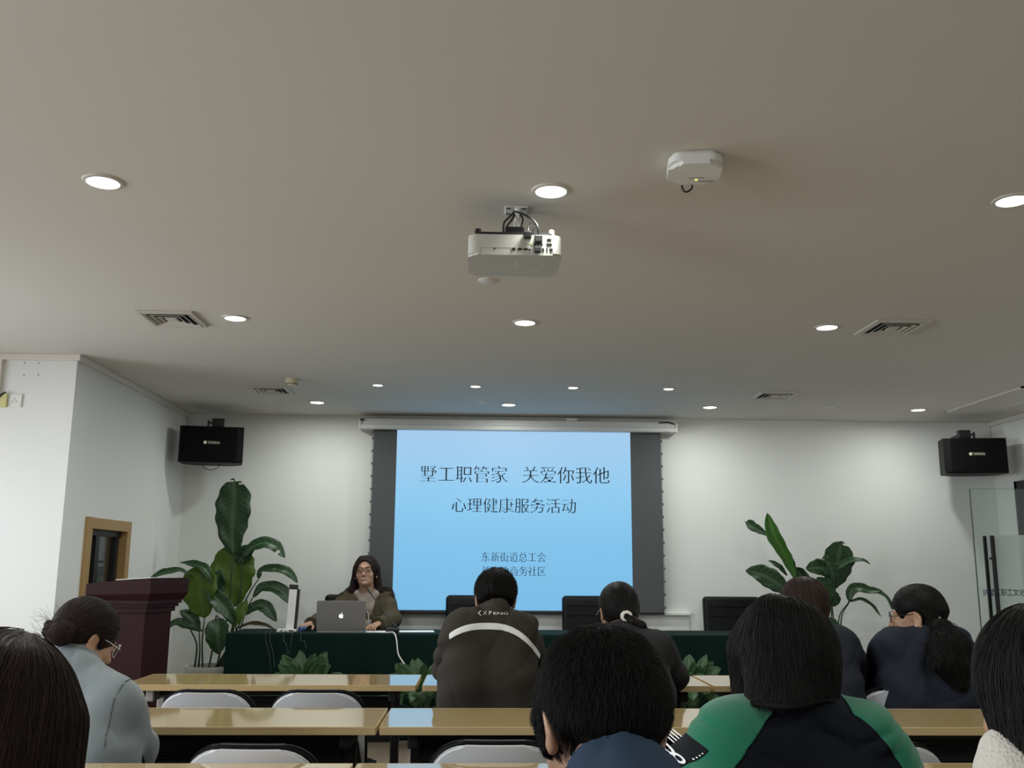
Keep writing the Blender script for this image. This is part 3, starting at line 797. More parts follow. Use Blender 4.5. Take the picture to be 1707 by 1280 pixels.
# ================================================================== CHAIRS
def make_chair():
    """training chair facing +Y; origin on the floor under the seat centre"""
    t = empty('training_chair', (0, 0, 0))
    def curved(w, h, r, thick, y0, z0, bow, lean):
        b = MB(); out = rrect(w, h, r, 8)
        b.prism(out, -thick / 2, thick / 2, Matrix(((1, 0, 0, 0), (0, 0, 1, 0), (0, 1, 0, 0), (0, 0, 0, 1))))
        bmesh.ops.bevel(b.bm, geom=[e for e in b.bm.edges if abs(e.verts[0].co.y - e.verts[1].co.y) < 1e-6], offset=thick * 0.35, segments=3, affect='EDGES')
        geom = b.bm.verts[:] + b.bm.edges[:] + b.bm.faces[:]
        for k in range(-4, 5):
            bmesh.ops.bisect_plane(b.bm, geom=b.bm.verts[:] + b.bm.edges[:] + b.bm.faces[:], plane_co=(k * w / 10, 0, 0), plane_no=(1, 0, 0))
        for v in b.bm.verts:
            v.co.y += y0 + bow * (v.co.x / (w / 2)) ** 2 - lean * v.co.z
            v.co.z += z0
        return b
    curved(0.355, 0.36, 0.10, 0.020, -0.20, 0.595, 0.030, 0.16).build('back_shell', M['chairwhite'], t, smooth=True)
    curved(0.368, 0.372, 0.102, 0.024, -0.170, 0.598, 0.030, 0.16).build('back_pad', M['chairblack'], t, smooth=True)
    b = MB(); b.prism(rrect(0.40, 0.42, 0.09, 6), 0.425, 0.445); b.build('seat_shell', M['chairwhite'], t, smooth=True)
    b = MB(); b.prism(rrect(0.385, 0.40, 0.085, 6), 0.4455, 0.475)
    bmesh.ops.bevel(b.bm, geom=[e for e in b.bm.edges if e.verts[0].co.z > 0.474 and e.verts[1].co.z > 0.474], offset=0.014, segments=3, affect='EDGES')
    b.build('seat_pad', M['chairblack'], t, smooth=True)
    for s in (-1, 1):
        b = MB(); b.tube(catmull([(s * 0.175, 0.17, 0.42), (s * 0.185, 0.20, 0.2), (s * 0.192, 0.225, 0.0)], 4), 0.011, 8); b.build('leg', M['darkmetal'], t, smooth=True)
        b = MB(); b.tube(catmull([(s * 0.15, -0.205, 0.60), (s * 0.172, -0.18, 0.43), (s * 0.185, -0.22, 0.2), (s * 0.192, -0.25, 0.0)], 4), 0.011, 8); b.build('leg', M['darkmetal'], t, smooth=True)
        b = MB(); b.tube([(s * 0.175, 0.17, 0.415), (s * 0.172, -0.19, 0.415)], 0.010, 8); b.build('side_rail', M['darkmetal'], t, smooth=True)
    return t

def ctr(px, Y): return at(px, 1160, Y).x
chairs = [(ctr(346, 3.72), 3.94, 'empty white training chair at front row table, nearer the lectern'), (ctr(529, 3.72), 3.94, 'empty white training chair at front row table, beside the striped jacket man'),
          (ctr(815, 3.75), 4.075, 'training chair under the man with the reflective stripe'), (ctr(1052, 3.75), 4.07, 'training chair under the woman with the white hair tie'),
          (ctr(1365, 3.72), 4.05, 'training chair under the woman with straight brown hair'), (ctr(1527, 3.72), 4.05, 'training chair under the woman with the long ponytail'),
          (ctr(92, 2.66), 2.99, 'training chair under the woman in grey fleece'),
          (ctr(435, 2.66), 2.825, 'empty white training chair in the second row, beside the grey fleece woman'), (ctr(828, 2.70), 2.885, 'empty white training chair in the second row, left of the bowed man'),
          (ctr(1462, 2.66), 2.86, 'empty white training chair in the second row, right of the green sleeved woman'), (ctr(1316, 1.62), 1.80, 'training chair under the green sleeved woman')]
pc0 = make_chair()
for i, (x, y, lb) in enumerate(chairs):
    o = pc0 if i == 0 else copy_tree(pc0)
    o.location = (x, y, 0); o.rotation_euler = (0, 0, R_((i * 37 % 7) - 3)); setk(o, lb, 'chair', 'white and black training chairs')

# executive chairs behind the podium
def make_exec():
    t = empty('executive_chair', (0, 0, 0))
    def pad(w, h, thick, y, z, lean, bev):
        b = MB(); b.box((0, 0, 0), (w, thick, h), bevel=bev, seg=4)
        for k in (-0.32, 0.0, 0.32):
            bmesh.ops.bisect_plane(b.bm, geom=b.bm.verts[:] + b.bm.edges[:] + b.bm.faces[:], plane_co=(0, 0, k * h), plane_no=(0, 0, 1))
        for v in b.bm.verts:
            v.co.y += y + lean * v.co.z; v.co.z += z
        return b
    pad(0.50, 0.60, 0.10, 0.24, 0.70, 0.10, 0.035).build('backrest', M['leather'], t, smooth=True)
    b = MB()
    for zz in (0.92, 0.84): b.box((0, 0.24 + 0.10 * (zz - 0.70) - 0.052, zz), (0.42, 0.010, 0.006), bevel=0.002)
    b.build('seam', M['chairblack'], t)
    b = MB(); b.box((0, 0.0, 0.46), (0.52, 0.50, 0.11), bevel=0.04, seg=4); b.build('seat', M['leather'], t, smooth=True)
    for s in (-1, 1):
        b = MB(); b.tube(catmull([(s * 0.28, 0.22, 0.48), (s * 0.29, 0.20, 0.64), (s * 0.29, -0.10, 0.65), (s * 0.28, -0.14, 0.46)], 6), 0.018, 8); b.build('armrest', M['black'], t, smooth=True)
    b = MB(); b.tube([(0, 0, 0.09), (0, 0, 0.41)], 0.028, 12); b.build('column', M['darkmetal'], t, smooth=True)
    b = MB()
    for k in range(5):
        a = 2 * math.pi * k / 5 + 0.3; b.tube([(0, 0, 0.10), (0.29 * math.cos(a), 0.29 * math.sin(a), 0.055)], [0.025, 0.016], 8)
        b.lathe([(0.001, -0.022), (0.022, -0.012), (0.022, 0.012), (0.001, 0.022)], (0.29 * math.cos(a), 0.29 * math.sin(a), 0.0225), 12)
    b.build('star_base', M['black'], t, smooth=True)
    return t

ex0 = make_exec()
for i, (x, y, lb) in enumerate(((at(792, 1000, 8.35).x, 8.125, 'black leather executive chair seen beside the striped jacket man'), (at(986, 1000, 8.35).x, 8.125, 'black leather executive chair before the screen, beside the white hair tie woman'),
                               (at(1221, 1000, 8.35).x, 8.125, 'black leather executive chair against the bare wall, right of the screen'), (at(590, 1000, 8.35).x, 8.125, 'black executive chair behind the speaker with the laptop'))):
    o = ex0 if i == 0 else copy_tree(ex0)
    o.location = (x, y, 0 if i < 3 else -0.0); setk(o, lb, 'chair', 'black executive chairs behind the podium')

# ================================================================== PODIUM TABLE under green cloth
PT = 0.75
px0, px1, py0_, py1_ = -1.82, 2.44, 7.27, 7.80
t = empty('podium_table', ((px0 + px1) / 2, (py0_ + py1_) / 2, 0), 'long head table draped in dark green cloth', 'table')
cxp, cyp = (px0 + px1) / 2, (py0_ + py1_) / 2
b = MB(); b.box((0, 0, PT - 0.022), (px1 - px0 - 0.02, py1_ - py0_ - 0.02, 0.03))
for sx_ in (-1, -0.33, 0.33, 1):
    for sy_ in (-1, 1): b.box((sx_ * ((px1 - px0) / 2 - 0.06), sy_ * ((py1_ - py0_) / 2 - 0.05), (PT - 0.04) / 2), (0.04, 0.04, PT - 0.04))
b.build('table_frame', M['darkmetal'], t)
# cloth: top plus hanging skirt with soft folds
bm = bmesh.new()
hw, hd = (px1 - px0) / 2, (py1_ - py0_) / 2
per = []
N = 240
path = [(-hw, hd), (-hw, -hd), (hw, -hd), (hw, hd)]
segs = [(path[0], path[1], 30), (path[1], path[2], 180), (path[2], path[3], 30), (path[3], path[0], 60)]
for a, bb, n in segs:
    for k in range(n): per.append((a[0] + (bb[0] - a[0]) * k / n, a[1] + (bb[1] - a[1]) * k / n))
rng = random.Random(4)
levels = [PT, PT - 0.004, PT - 0.02, PT - 0.12, PT - 0.3, PT - 0.5, 0.02]
rings = []
for li, z in enumerate(levels):
    ring = []
    for i, (x, y) in enumerate(per):
        amp = (0 if li < 3 else 0.006 * (li - 2)) * (0.6 + 0.4 * math.sin(i * 0.113))
        off = amp * math.sin(i * 0.42 + 0.8 * math.sin(i * 0.07)) + (0.004 if li > 0 else 0)
        sx2, sy2 = (1 + off / hw), (1 + off / hd)
        ring.append(bm.verts.new((x * sx2, y * sy2, z)))
    rings.append(ring)
n = len(per)
for i in range(len(levels) - 1):
    for k in range(n): bm.faces.new((rings[i][k], rings[i][(k + 1) % n], rings[i + 1][(k + 1) % n], rings[i + 1][k]))
bm.faces.new(rings[0])
bmesh.ops.recalc_face_normals(bm, faces=bm.faces)
me = bpy.data.meshes.new('cloth'); bm.to_mesh(me); bm.free()
o = link_mesh('cloth', me, M['cloth'], t); me.set_sharp_from_angle(angle=R_(50))

# ================================================================== THINGS ON THE PODIUM
# laptop (lid towards the room)
lp = at(568, 1052, 7.36)
t = empty('laptop', (lp.x, 7.46, PT), 'silver laptop with glowing fruit logo, lid facing the audience', 'laptop', rz=R_(180 + 2))
b = MB(); b.prism(rrect(0.36, 0.247, 0.012), 0.003, 0.014); b.build('base', M['alu'], t)
b = MB()
for r in range(5):
    for k in range(13): b.box((-0.14 + k * 0.0234, 0.055 - r * 0.020, 0.0148), (0.019, 0.016, 0.0016))
b.build('keyboard', M['black'], t, offset=(0, 0, 0)).data['x'] = 1
lidm = Matrix.Translation((0, 0.118, 0.014)) @ Matrix.Rotation(R_(-12), 4, 'X')
b = MB(); b.prism(rrect(0.362, 0.226, 0.012), -0.003, 0.003, lidm @ Matrix.Translation((0, 0, 0.113)) @ Matrix.Rotation(R_(90), 4, 'X')); lid = b.build('lid', M['alu'], t)
b = MB(); b.prism(rrect(0.335, 0.200, 0.004), 0.0031, 0.0036, lidm @ Matrix.Translation((0, 0, 0.115)) @ Matrix.Rotation(R_(90), 4, 'X')); b.build('display', mat('laptop_display', (0.01, 0.01, 0.012), 0.2, emit=((0.3, 0.5, 0.7), 0.4)), lid)
# the fruit emblem: bitten silhouette with a leaf, on the outside of the lid
ap = []
for k in range(64):
    a = 2 * math.pi * k / 64 + math.pi / 2
    r = 1.0 + 0.06 * math.cos(2 * (a)) - 0.16 * math.exp(-((a - math.pi / 2) % (2 * math.pi) if (a - math.pi / 2) % (2 * math.pi) < math.pi else 2 * math.pi - (a - math.pi / 2) % (2 * math.pi)) ** 2 / 0.10) \
        - 0.10 * math.exp(-(((a - 3 * math.pi / 2 + math.pi) % (2 * math.pi)) - math.pi) ** 2 / 0.06)
    x, y = r * math.cos(a) * 0.92, r * math.sin(a) * 0.98
    dx, dy = x - 1.12, y - 0.08
    q = math.hypot(dx, dy)
    if q < 0.50: x, y = 1.12 + dx / q * 0.50, 0.08 + dy / q * 0.50
    ap.append((x, y))
lf = [(0.05, 1.02), (0.10, 1.30), (0.30, 1.52), (0.42, 1.56), (0.40, 1.34), (0.24, 1.12)]
S_ = 0.0175
b = MB(); mm = lidm @ Matrix.Translation((0, 0.0036, 0.113)) @ Matrix.Rotation(R_(90), 4, 'X') @ Matrix.Scale(-1, 4, (1, 0, 0))
b.prism([(x * S_, y * S_) for x, y in ap], -0.0005, 0.0002, mm); b.prism([(x * S_, y * S_) for x, y in lf], -0.0005, 0.0002, mm)
b.build('logo', M['apple'], lid)

# gooseneck microphone
mp = at(655, 1051, 7.40)
t = empty('desk_microphone', (mp.x, 7.44, PT), 'black gooseneck microphone on the podium, right of the laptop', 'microphone')
b = MB(); b.box((-0.005, 0, 0.018), (0.098, 0.11, 0.036), bevel=0.008, seg=3); b.build('base', M['black'], t, smooth=True)
b = MB(); b.box((0.012, 0.0, 0.044), (0.030, 0.03, 0.02), bevel=0.004); b.build('socket', M['black'], t)
m0 = V((0.012, 0.0, 0.05)); tip = at(616, 986, 7.55) - V((mp.x, 7.44, PT)); mid = at(640, 1020, 7.48) - V((mp.x, 7.44, PT)); low = at(655, 1038, 7.45) - V((mp.x, 7.44, PT))
pts = catmull([m0, low, mid, tip], 8)
b = MB(); b.tube(pts, [0.008] * 8 + [0.0045] * (len(pts) - 8), 10); b.build('gooseneck', M['cable'], t, smooth=True)
d = (pts[-1] - pts[-3]).normalized(); b = MB(); b.tube([pts[-1] - d * 0.02, pts[-1] + d * 0.035], [0.008, 0.009], 10); b.build('capsule', M['black'], t, smooth=True)
b = MB(); b.box((0.012, 0.0, 0.0), (0.028, 0.045, 0.075), bevel=0.012, seg=3)
for v in b.bm.verts: v.co += V((0.012, 0.03, 0.105)) * 0 + V((0.0, 0.06, 0.10))
b.bm.free()

# document camera: upright white arm with a black head on a flat white foot
dc = at(478, 1051, 7.38)
t = empty('document_camera', (dc.x, 7.42, PT), 'white upright document camera with black head, left end of the podium', 'document camera')
b = MB(); b.box((-0.005, 0, 0.012), (0.145, 0.08, 0.022), bevel=0.004); b.build('foot', M['white'], t)
tilt = Matrix.Rotation(R_(2.5), 3, 'Y')
b = MB(); b.box((0.022, 0.0, 0.165), (0.060, 0.030, 0.30), tilt, bevel=0.004); b.build('arm', mat('camera_white', (0.86, 0.87, 0.90), 0.4), t)
b = MB(); b.box((0.0295, 0.0, 0.331), (0.064, 0.034, 0.036), tilt, bevel=0.005); b.build('camera_head', M['black'], t)
b = MB(); b.box((0.060, 0.004, 0.165), (0.018, 0.034, 0.30), tilt); b.build('arm_channel', M['black'], t)
b = MB(); b.box((-0.04, -0.041, 0.012), (0.012, 0.003, 0.010)); b.box((0.03, -0.041, 0.012), (0.030, 0.003, 0.010)); b.build('port', M['black'], t)
# cables dropping over the cloth edge
def cable(name, pts, r, m, label, group=None):
    b = MB(); b.tube(catmull(pts, 8), r, 8); o = b.build(name, m, smooth=True); return setk(o, label, 'cable', group)
yf = py0_ - 0.05
for i, (xs, xe, ze, lb) in enumerate(((448, 452, 1118, 'leftmost dark cable hanging over the podium edge'), (455, 458, 1112, 'second dark cable hanging over the podium edge'), (478, 480, 1090, 'short dark cable hanging below the document camera'),
                                 (492, 482, 1090, 'dark cable slanting down below the laptop left corner'), (506, 511, 1080, 'dark cable hanging below the blue plug'))):
    a = at(xs, 1051, 7.36); e_ = at(xe, ze, yf)
    cable('podium_cable', [(a.x, 7.36, PT + 0.006), (a.x, py0_ + 0.0, PT + 0.009), (a.x + (e_.x - a.x) * 0.15, yf + 0.012, PT - 0.05), (a.x + (e_.x - a.x) * 0.55 + 0.004, yf, (PT + e_.z) / 2), (e_.x, yf - 0.004, e_.z)], 0.0026, mat('cable_slate', (0.03, 0.034, 0.05), 0.6), lb, 'cables over the podium edge')
a = [at(622, 1051, 7.36), at(645, 1051, 7.34), at(656, 1054, 7.27)]
cable('white_cable', [(a[0].x, 7.36, PT + 0.006), (a[1].x, 7.33, PT + 0.006), (a[2].x, py0_ + 0.01, PT + 0.008), at(661, 1066, yf + .01), at(664, 1090, yf - 0.01), at(675, 1108, yf - 0.03), at(686, 1126, yf - 0.05)], 0.005, M['wcable'], 'white cable falling over the podium front right of laptop')
b = MB(); q = at(500, 1046, 7.42); b.tube([(q.x, 7.40, PT + 0.020), (q.x + 0.03, 7.45, PT + 0.028)], 0.019, 12); o = b.build('plug', M['blueink'], smooth=True); setk(o, 'dark blue plug lying under the speaker hand', 'plug')
# papers
def sheet(x, y, w, d, rz, label):
    b = MB(); b.box((0, 0, 0), (w, d, 0.0014), Matrix.Rotation(rz, 3, 'Z')); o = b.build('paper_sheet', M['paper']); o.location = (x, y, PT + 0.0014); return setk(o, label, 'paper', 'papers on the podium')
q = at(690, 1050, 7.5); sheet(q.x, 7.55, 0.30, 0.21, R_(6), 'pale sheet of paper right of the microphone')
q = at(626, 1050, 7.5); sheet(q.x, 7.50, 0.21, 0.20, R_(-4), 'pale sheet of paper between laptop and microphone')

# ================================================================== LECTERN
t = empty('lectern', (0, 0, 0), 'dark red mahogany lectern by the inner window', 'lectern')
near = at(239, 1060, 6.0); 
L0 = V((near.x, 6.0, 0)); t.location = L0
# body: near corner at the origin, long side runs to the left and slightly away, short side away to the right
ang = R_(8)
ux, uy = V((-math.cos(ang), math.sin(ang) * 0.4, 0)).normalized(), V((0.36, 0.93, 0)).normalized()
def LP(u, v, z): return (ux * u + uy * v + V((0, 0, z)))
def slab(b, u0, u1, v0, v1, z0, z1, s0=0, s1=0):
    """box in the lectern's own axes; the top rises by s along u"""
    c = [LP(u0, v0, z0), LP(u1, v0, z0), LP(u1, v1, z0), LP(u0, v1, z0), LP(u0, v0, z1 + s0), LP(u1, v0, z1 + s1), LP(u1, v1, z1 + s1), LP(u0, v1, z1 + s0)]
    vs = [b.bm.verts.new(p) for p in c]
    for f in ((0, 1, 2, 3), (4, 5, 6, 7), (0, 1, 5, 4), (1, 2, 6, 5), (2, 3, 7, 6), (3, 0, 4, 7)): b.bm.faces.new([vs[i] for i in f])
wU, wV = 0.27, 0.24
b = MB(); slab(b, 0, wU, 0, wV, 0.09, 1.0)
bmesh.ops.recalc_face_normals(b.bm, faces=b.bm.faces)
b.build('body', M['redwood'], t)
b = MB(); slab(b, -0.03, wU + 0.03, -0.03, wV + 0.03, 0.0, 0.09); b.build('plinth', M['redwood'], t)
for (o_, z0, z1) in ((0.014, 0.955, 0.985), (0.026, 0.985, 1.005), (0.038, 1.005, 1.028)):
    b = MB(); slab(b, -o_, wU + o_, -o_, wV + o_, z0, z1); b.build('moulding', M['redwood'], t)
b = MB(); o_ = 0.060
vs = []
c = [LP(-0.042, -0.042, 1.028), LP(wU + 0.042, -0.042, 1.028), LP(wU + 0.042, wV + 0.042, 1.028), LP(-0.042, wV + 0.042, 1.028)]
c2 = [LP(-o_, -o_, 1.068), LP(wU + o_, -o_, 1.058), LP(wU + o_, wV + o_, 1.058), LP(-o_, wV + o_, 1.068)]
c3 = [LP(-o_, -o_, 1.160), LP(wU + o_, -o_, 1.125), LP(wU + o_, wV + o_, 1.125), LP(-o_, wV + o_, 1.160)]
vv = [[b.bm.verts.new(p) for p in q] for q in (c, c2, c3)]
for i in range(2):
    for k in range(4): b.bm.faces.new((vv[i][k], vv[i][(k + 1) % 4], vv[i + 1][(k + 1) % 4], vv[i + 1][k]))
b.bm.faces.new(vv[0][::-1]); b.bm.faces.new(vv[2])
b.build('top', M['redwood'], t)
b = MB(); q = [LP(0.02, 0.06, 1.158), LP(0.24, 0.06, 1.144), LP(0.24, 0.20, 1.144), LP(0.02, 0.20, 1.158)]
b.quad(*q); r_ = bmesh.ops.extrude_face_region(b.bm, geom=b.bm.faces[:])
for v in [g for g in r_['geom'] if isinstance(g, bmesh.types.BMVert)]: v.co.z += 0.004
o = b.build('paper_sheet', M['paper']); o.location = L0 + V((0, 0, 0.001)); setk(o, 'white sheet of paper lying on top of the lectern', 'paper')

# ================================================================== PLANTS
def leaf_bm(mid, width, normal, fold=0.25, shape=0.45, tears=None, n=18, seed=0, curl=0.0, blunt=2.3):
    """a blade along the curve mid; normal = the way its face looks"""
    rng = random.Random(seed); bm = bmesh.new()
    lay = bm.loops.layers.uv.new('u') if False else None
    pts = catmull(mid, max(3, n // (len(mid) - 1)))
    L = len(pts); N = V(normal).normalized(); rows = []; info = []
    cols_ = 8
    cum = [0]
    for i in range(1, L): cum.append(cum[-1] + (pts[i] - pts[i - 1]).length)
    for i, p in enumerate(pts):
        s = cum[i] / cum[-1]
        tg = (pts[min(i + 1, L - 1)] - pts[max(i - 1, 0)]).normalized()
        side = tg.cross(N); side = side.normalized() if side.length > 1e-4 else tg.orthogonal()
        nn = side.cross(tg).normalized()
        w = width / 2 * (max(0.0, (s / shape)) ** 0.62 if s < shape else max(0.0, 1 - ((s - shape) / (1 - shape)) ** blunt)) ** 0.8
        w = max(w, 0.0015)
        row = []; inf = []
        for k in range(-cols_ // 2, cols_ // 2 + 1):
            u = k / (cols_ / 2)
            wob = 0.035 * width * math.sin(s * 17 + k + seed) * abs(u)
            ww = w * (1 + 0.05 * math.sin(s * 29 + seed + (3 if k > 0 else 0)) * abs(u))
            q = p + side * u * ww * math.cos(fold * abs(u)) + nn * (abs(u) * w * math.sin(fold) + wob - curl * u * u * w)
            row.append(bm.verts.new(q)); inf.append((u, s))
        rows.append(row); info.append(inf)
    for i in range(L - 1):
        for k in range(cols_):
            s = cum[i] / cum[-1]
            if tears:
                skip = False
                for (ts, sd, depth) in tears:
                    if abs(s - ts) < 0.018 and ((k < cols_ * depth and sd < 0) or (k >= cols_ * (1 - depth) and sd > 0)): skip = True
                if skip: continue
            bm.faces.new((rows[i][k], rows[i][k + 1], rows[i + 1][k + 1], rows[i + 1][k]))
    return bm, rows, info, cum[-1]


def leaf(parent, org, mid, width, normal, m, fold=0.25, shape=0.45, tears=None, seed=0, stem=None, curl=0.0, n=18, stem_r=0.008, blunt=2.3):
    mid = [V(p) - org for p in mid]
    bm, rows, info, L = leaf_bm(mid, width, normal, fold, shape, tears, n, seed, curl, blunt)
    me = bpy.data.meshes.new('leaf'); bm.verts.index_update(); 
    co = []; ve = []
    for r, inf in zip(rows, info):
        for v, (u, s) in zip(r, inf):
            co += [u, (s * L * 1.6 + abs(u) * width * 0.5) * 4.5, 0.0]; ve.append(max(0.0, 1 - abs(u) * 9) * 0.9)
    bm.to_mesh(me); bm.free()
    a = me.attributes.new('leafco', 'FLOAT_VECTOR', 'POINT'); a.data.foreach_set('vector', co)
    a = me.attributes.new('vein', 'FLOAT', 'POINT'); a.data.foreach_set('value', ve)
    o = link_mesh('leaf', me, m, parent)
    md = o.modifiers.new('thickness', 'SOLIDIFY'); md.thickness = 0.0012
    if stem:
        sb = MB(); pts = catmull([V(p) - org for p in stem], 6)
        sb.tube(pts, [stem_r * (1 - 0.5 * i / (len(pts) - 1)) for i in range(len(pts))], 8); sb.build('leaf_stem', M['stem'], o, smooth=True)
    return o


def pot(parent, r, h):
    b = MB(); b.lathe([(0.001, 0.0), (r * 0.74, 0.0), (r * 0.78, 0.01), (r * 0.97, h - 0.04), (r, h - 0.03), (r, h), (r - 0.018, h), (r - 0.022, h - 0.05), (0.001, h - 0.05)], n=40); b.build('pot', M['pot'], parent, smooth=True)
    b = MB(); b.lathe([(0.001, h - 0.03), (r * 0.6, h - 0.035), (r - 0.02, h - 0.045)], n=24); b.build('soil', M['soil'], parent, smooth=True)

FR = (0, -1, 0.15)
# tall plant at the left
Y1 = 7.92
org = at(352, 1112, Y1); org = V((org.x, Y1, 0))
t = empty('potted_plant', org, 'tall broad-leaved plant in a white pot between lectern and podium', 'plant', 'large potted plants')
pot(t, 0.20, at(352, 1112, Y1).z + 0.015)
def A(*pp, Y=Y1): return [at(p[0], p[1], Y + (p[2] if len(p) > 2 else 0)) for p in pp]
def base(dx, dy=0): return org + V((dx, dy, 0.42))
specs = [
 (A((388, 925), (387, 880), (390, 835), (390, 797)), 0.285, FR, 'leaf', dict(fold=0.08, shape=0.50, blunt=4.0, n=40, tears=[(0.95, -1, .4), (0.965, 1, .4), (0.91, 1, .3)], seed=1), [base(0.04), at(380, 1020, Y1), at(388, 925, Y1)]),
 (A((389, 1012, .10), (389, 965, .10), (390, 905, .10)), 0.36, FR, 'leaf2', dict(fold=0.12, shape=0.5, blunt=3.2, seed=2), [base(0.02, .05), at(392, 1060, Y1 + .08), at(389, 1012, Y1 + .1)]),
 (A((341, 1030, -.06), (333, 985, -.10), (336, 940, -.05)), 0.31, (-0.2, -1, 0.1), 'leaf2', dict(fold=0.15, shape=0.5, blunt=3.2, seed=3), [base(-0.05, -.05), at(337, 1070, Y1 - .05), at(341, 1030, Y1 - .06)]),
 (A((357, 975, -.12), (340, 948, -.12), (318, 940, -.10), (300, 937, -.08)), 0.10, (0.3, -0.6, 0.8), 'leaf', dict(fold=0.3, seed=4), None),
 (A((322, 962, -.12), (300, 951, -.2), (272, 955, -.3), (247, 966, -.36)), 0.10, (0.0, -0.55, 0.85), 'leaf', dict(fold=0.2, seed=5), None),
 (A((405, 930), (418, 914), (440, 905), (460, 912), (475, 930)), 0.13, (0.1, -0.8, 0.7), 'leaf', dict(fold=0.2, seed=6, tears=[(0.8, 1, .5), (.9, 1, .5)]), [base(0.08), at(398, 1000, Y1), at(405, 930, Y1)]),
 (A((431, 965), (436, 951), (460, 949), (482, 956), (496, 972)), 0.105, (0.0, -0.7, 0.75), 'leaf', dict(fold=0.35, seed=7), [base(0.09), at(392, 1040, Y1), at(415, 990, Y1), at(431, 965, Y1)]),
 (A((421, 996), (440, 979), (468, 985), (493, 1013)), 0.12, (0.0, -0.8, 0.6), 'leaf', dict(fold=0.35, seed=8), [base(0.10), at(395, 1050, Y1), at(421, 996, Y1)]),
 (A((408, 1025), (425, 1011), (443, 1013), (461, 1036)), 0.11, (0.0, -0.85, 0.5), 'leaf', dict(fold=0.3, seed=9), [base(0.11), at(398, 1055, Y1), at(408, 1025, Y1)]),
 (A((395, 1048), (415, 1040), (438, 1041), (457, 1048)), 0.05, (0.0, -0.6, 0.8), 'brownleaf', dict(fold=0.3, seed=10), [base(0.12), at(393, 1060, Y1), at(395, 1048, Y1)]),
 (A((332, 1052, -.05), (317, 1030, -.06), (300, 1018, -.08)), 0.12, (0.2, -0.9, 0.4), 'leaf', dict(fold=0.35, seed=11), [base(-0.10), at(333, 1085, Y1 - .05), at(332, 1052, Y1 - .05)]),
 (A((338, 1052, -.08), (312, 1043, -.10), (292, 1038, -.12), (276, 1050, -.14)), 0.085, (0, -0.7, 0.7), 'leaf', dict(fold=0.3, seed=12), [base(-0.12, -.04), at(328, 1075, Y1 - .08), at(318, 1048, Y1 - .09), at(338, 1052, Y1 - .08)]),
 (A((365, 1030, -.14), (363, 1055, -.18), (364, 1090, -.16)), 0.20, (0.1, -1, -0.1), 'leaf', dict(fold=0.45, shape=0.3, seed=13), [base(0.0, -.08), at(358, 1060, Y1 - .05), at(360, 1028, Y1 - .1), at(365, 1030, Y1 - .14)]),
 (A((390, 1040, -.1), (380, 1020, -.12), (362, 1000, -.12), (345, 975, -.1)), 0.15, (0.2, -0.9, 0.4), 'leaf', dict(fold=0.4, seed=14), [base(0.03, -.06), at(385, 1070, Y1 - .08), at(390, 1040, Y1 - .1)]),
 (A((395, 940, .05), (408, 922, .05), (425, 912, .05)), 0.13, (0.3, -0.9, 0.2), 'leaf', dict(fold=0.3, seed=15), None),
 (A((388, 1045, -.05), (398, 1025, -.05), (412, 1000, -.03)), 0.10, (0.3, -0.9, 0.2), 'leaf2', dict(fold=0.3, seed=16), [base(0.05), at(385, 1075, Y1), at(388, 1045, Y1 - .05)]),
 (A((348, 1000, .06), (360, 975, .08), (366, 950, .08)), 0.16, (0.2, -0.9, 0.2), 'leaf', dict(fold=0.3, seed=17), None),
]
for mid, w, nrm, m, kw, st in specs:
    leaf(t, org, mid, w, nrm, M[m], stem=st, **kw)
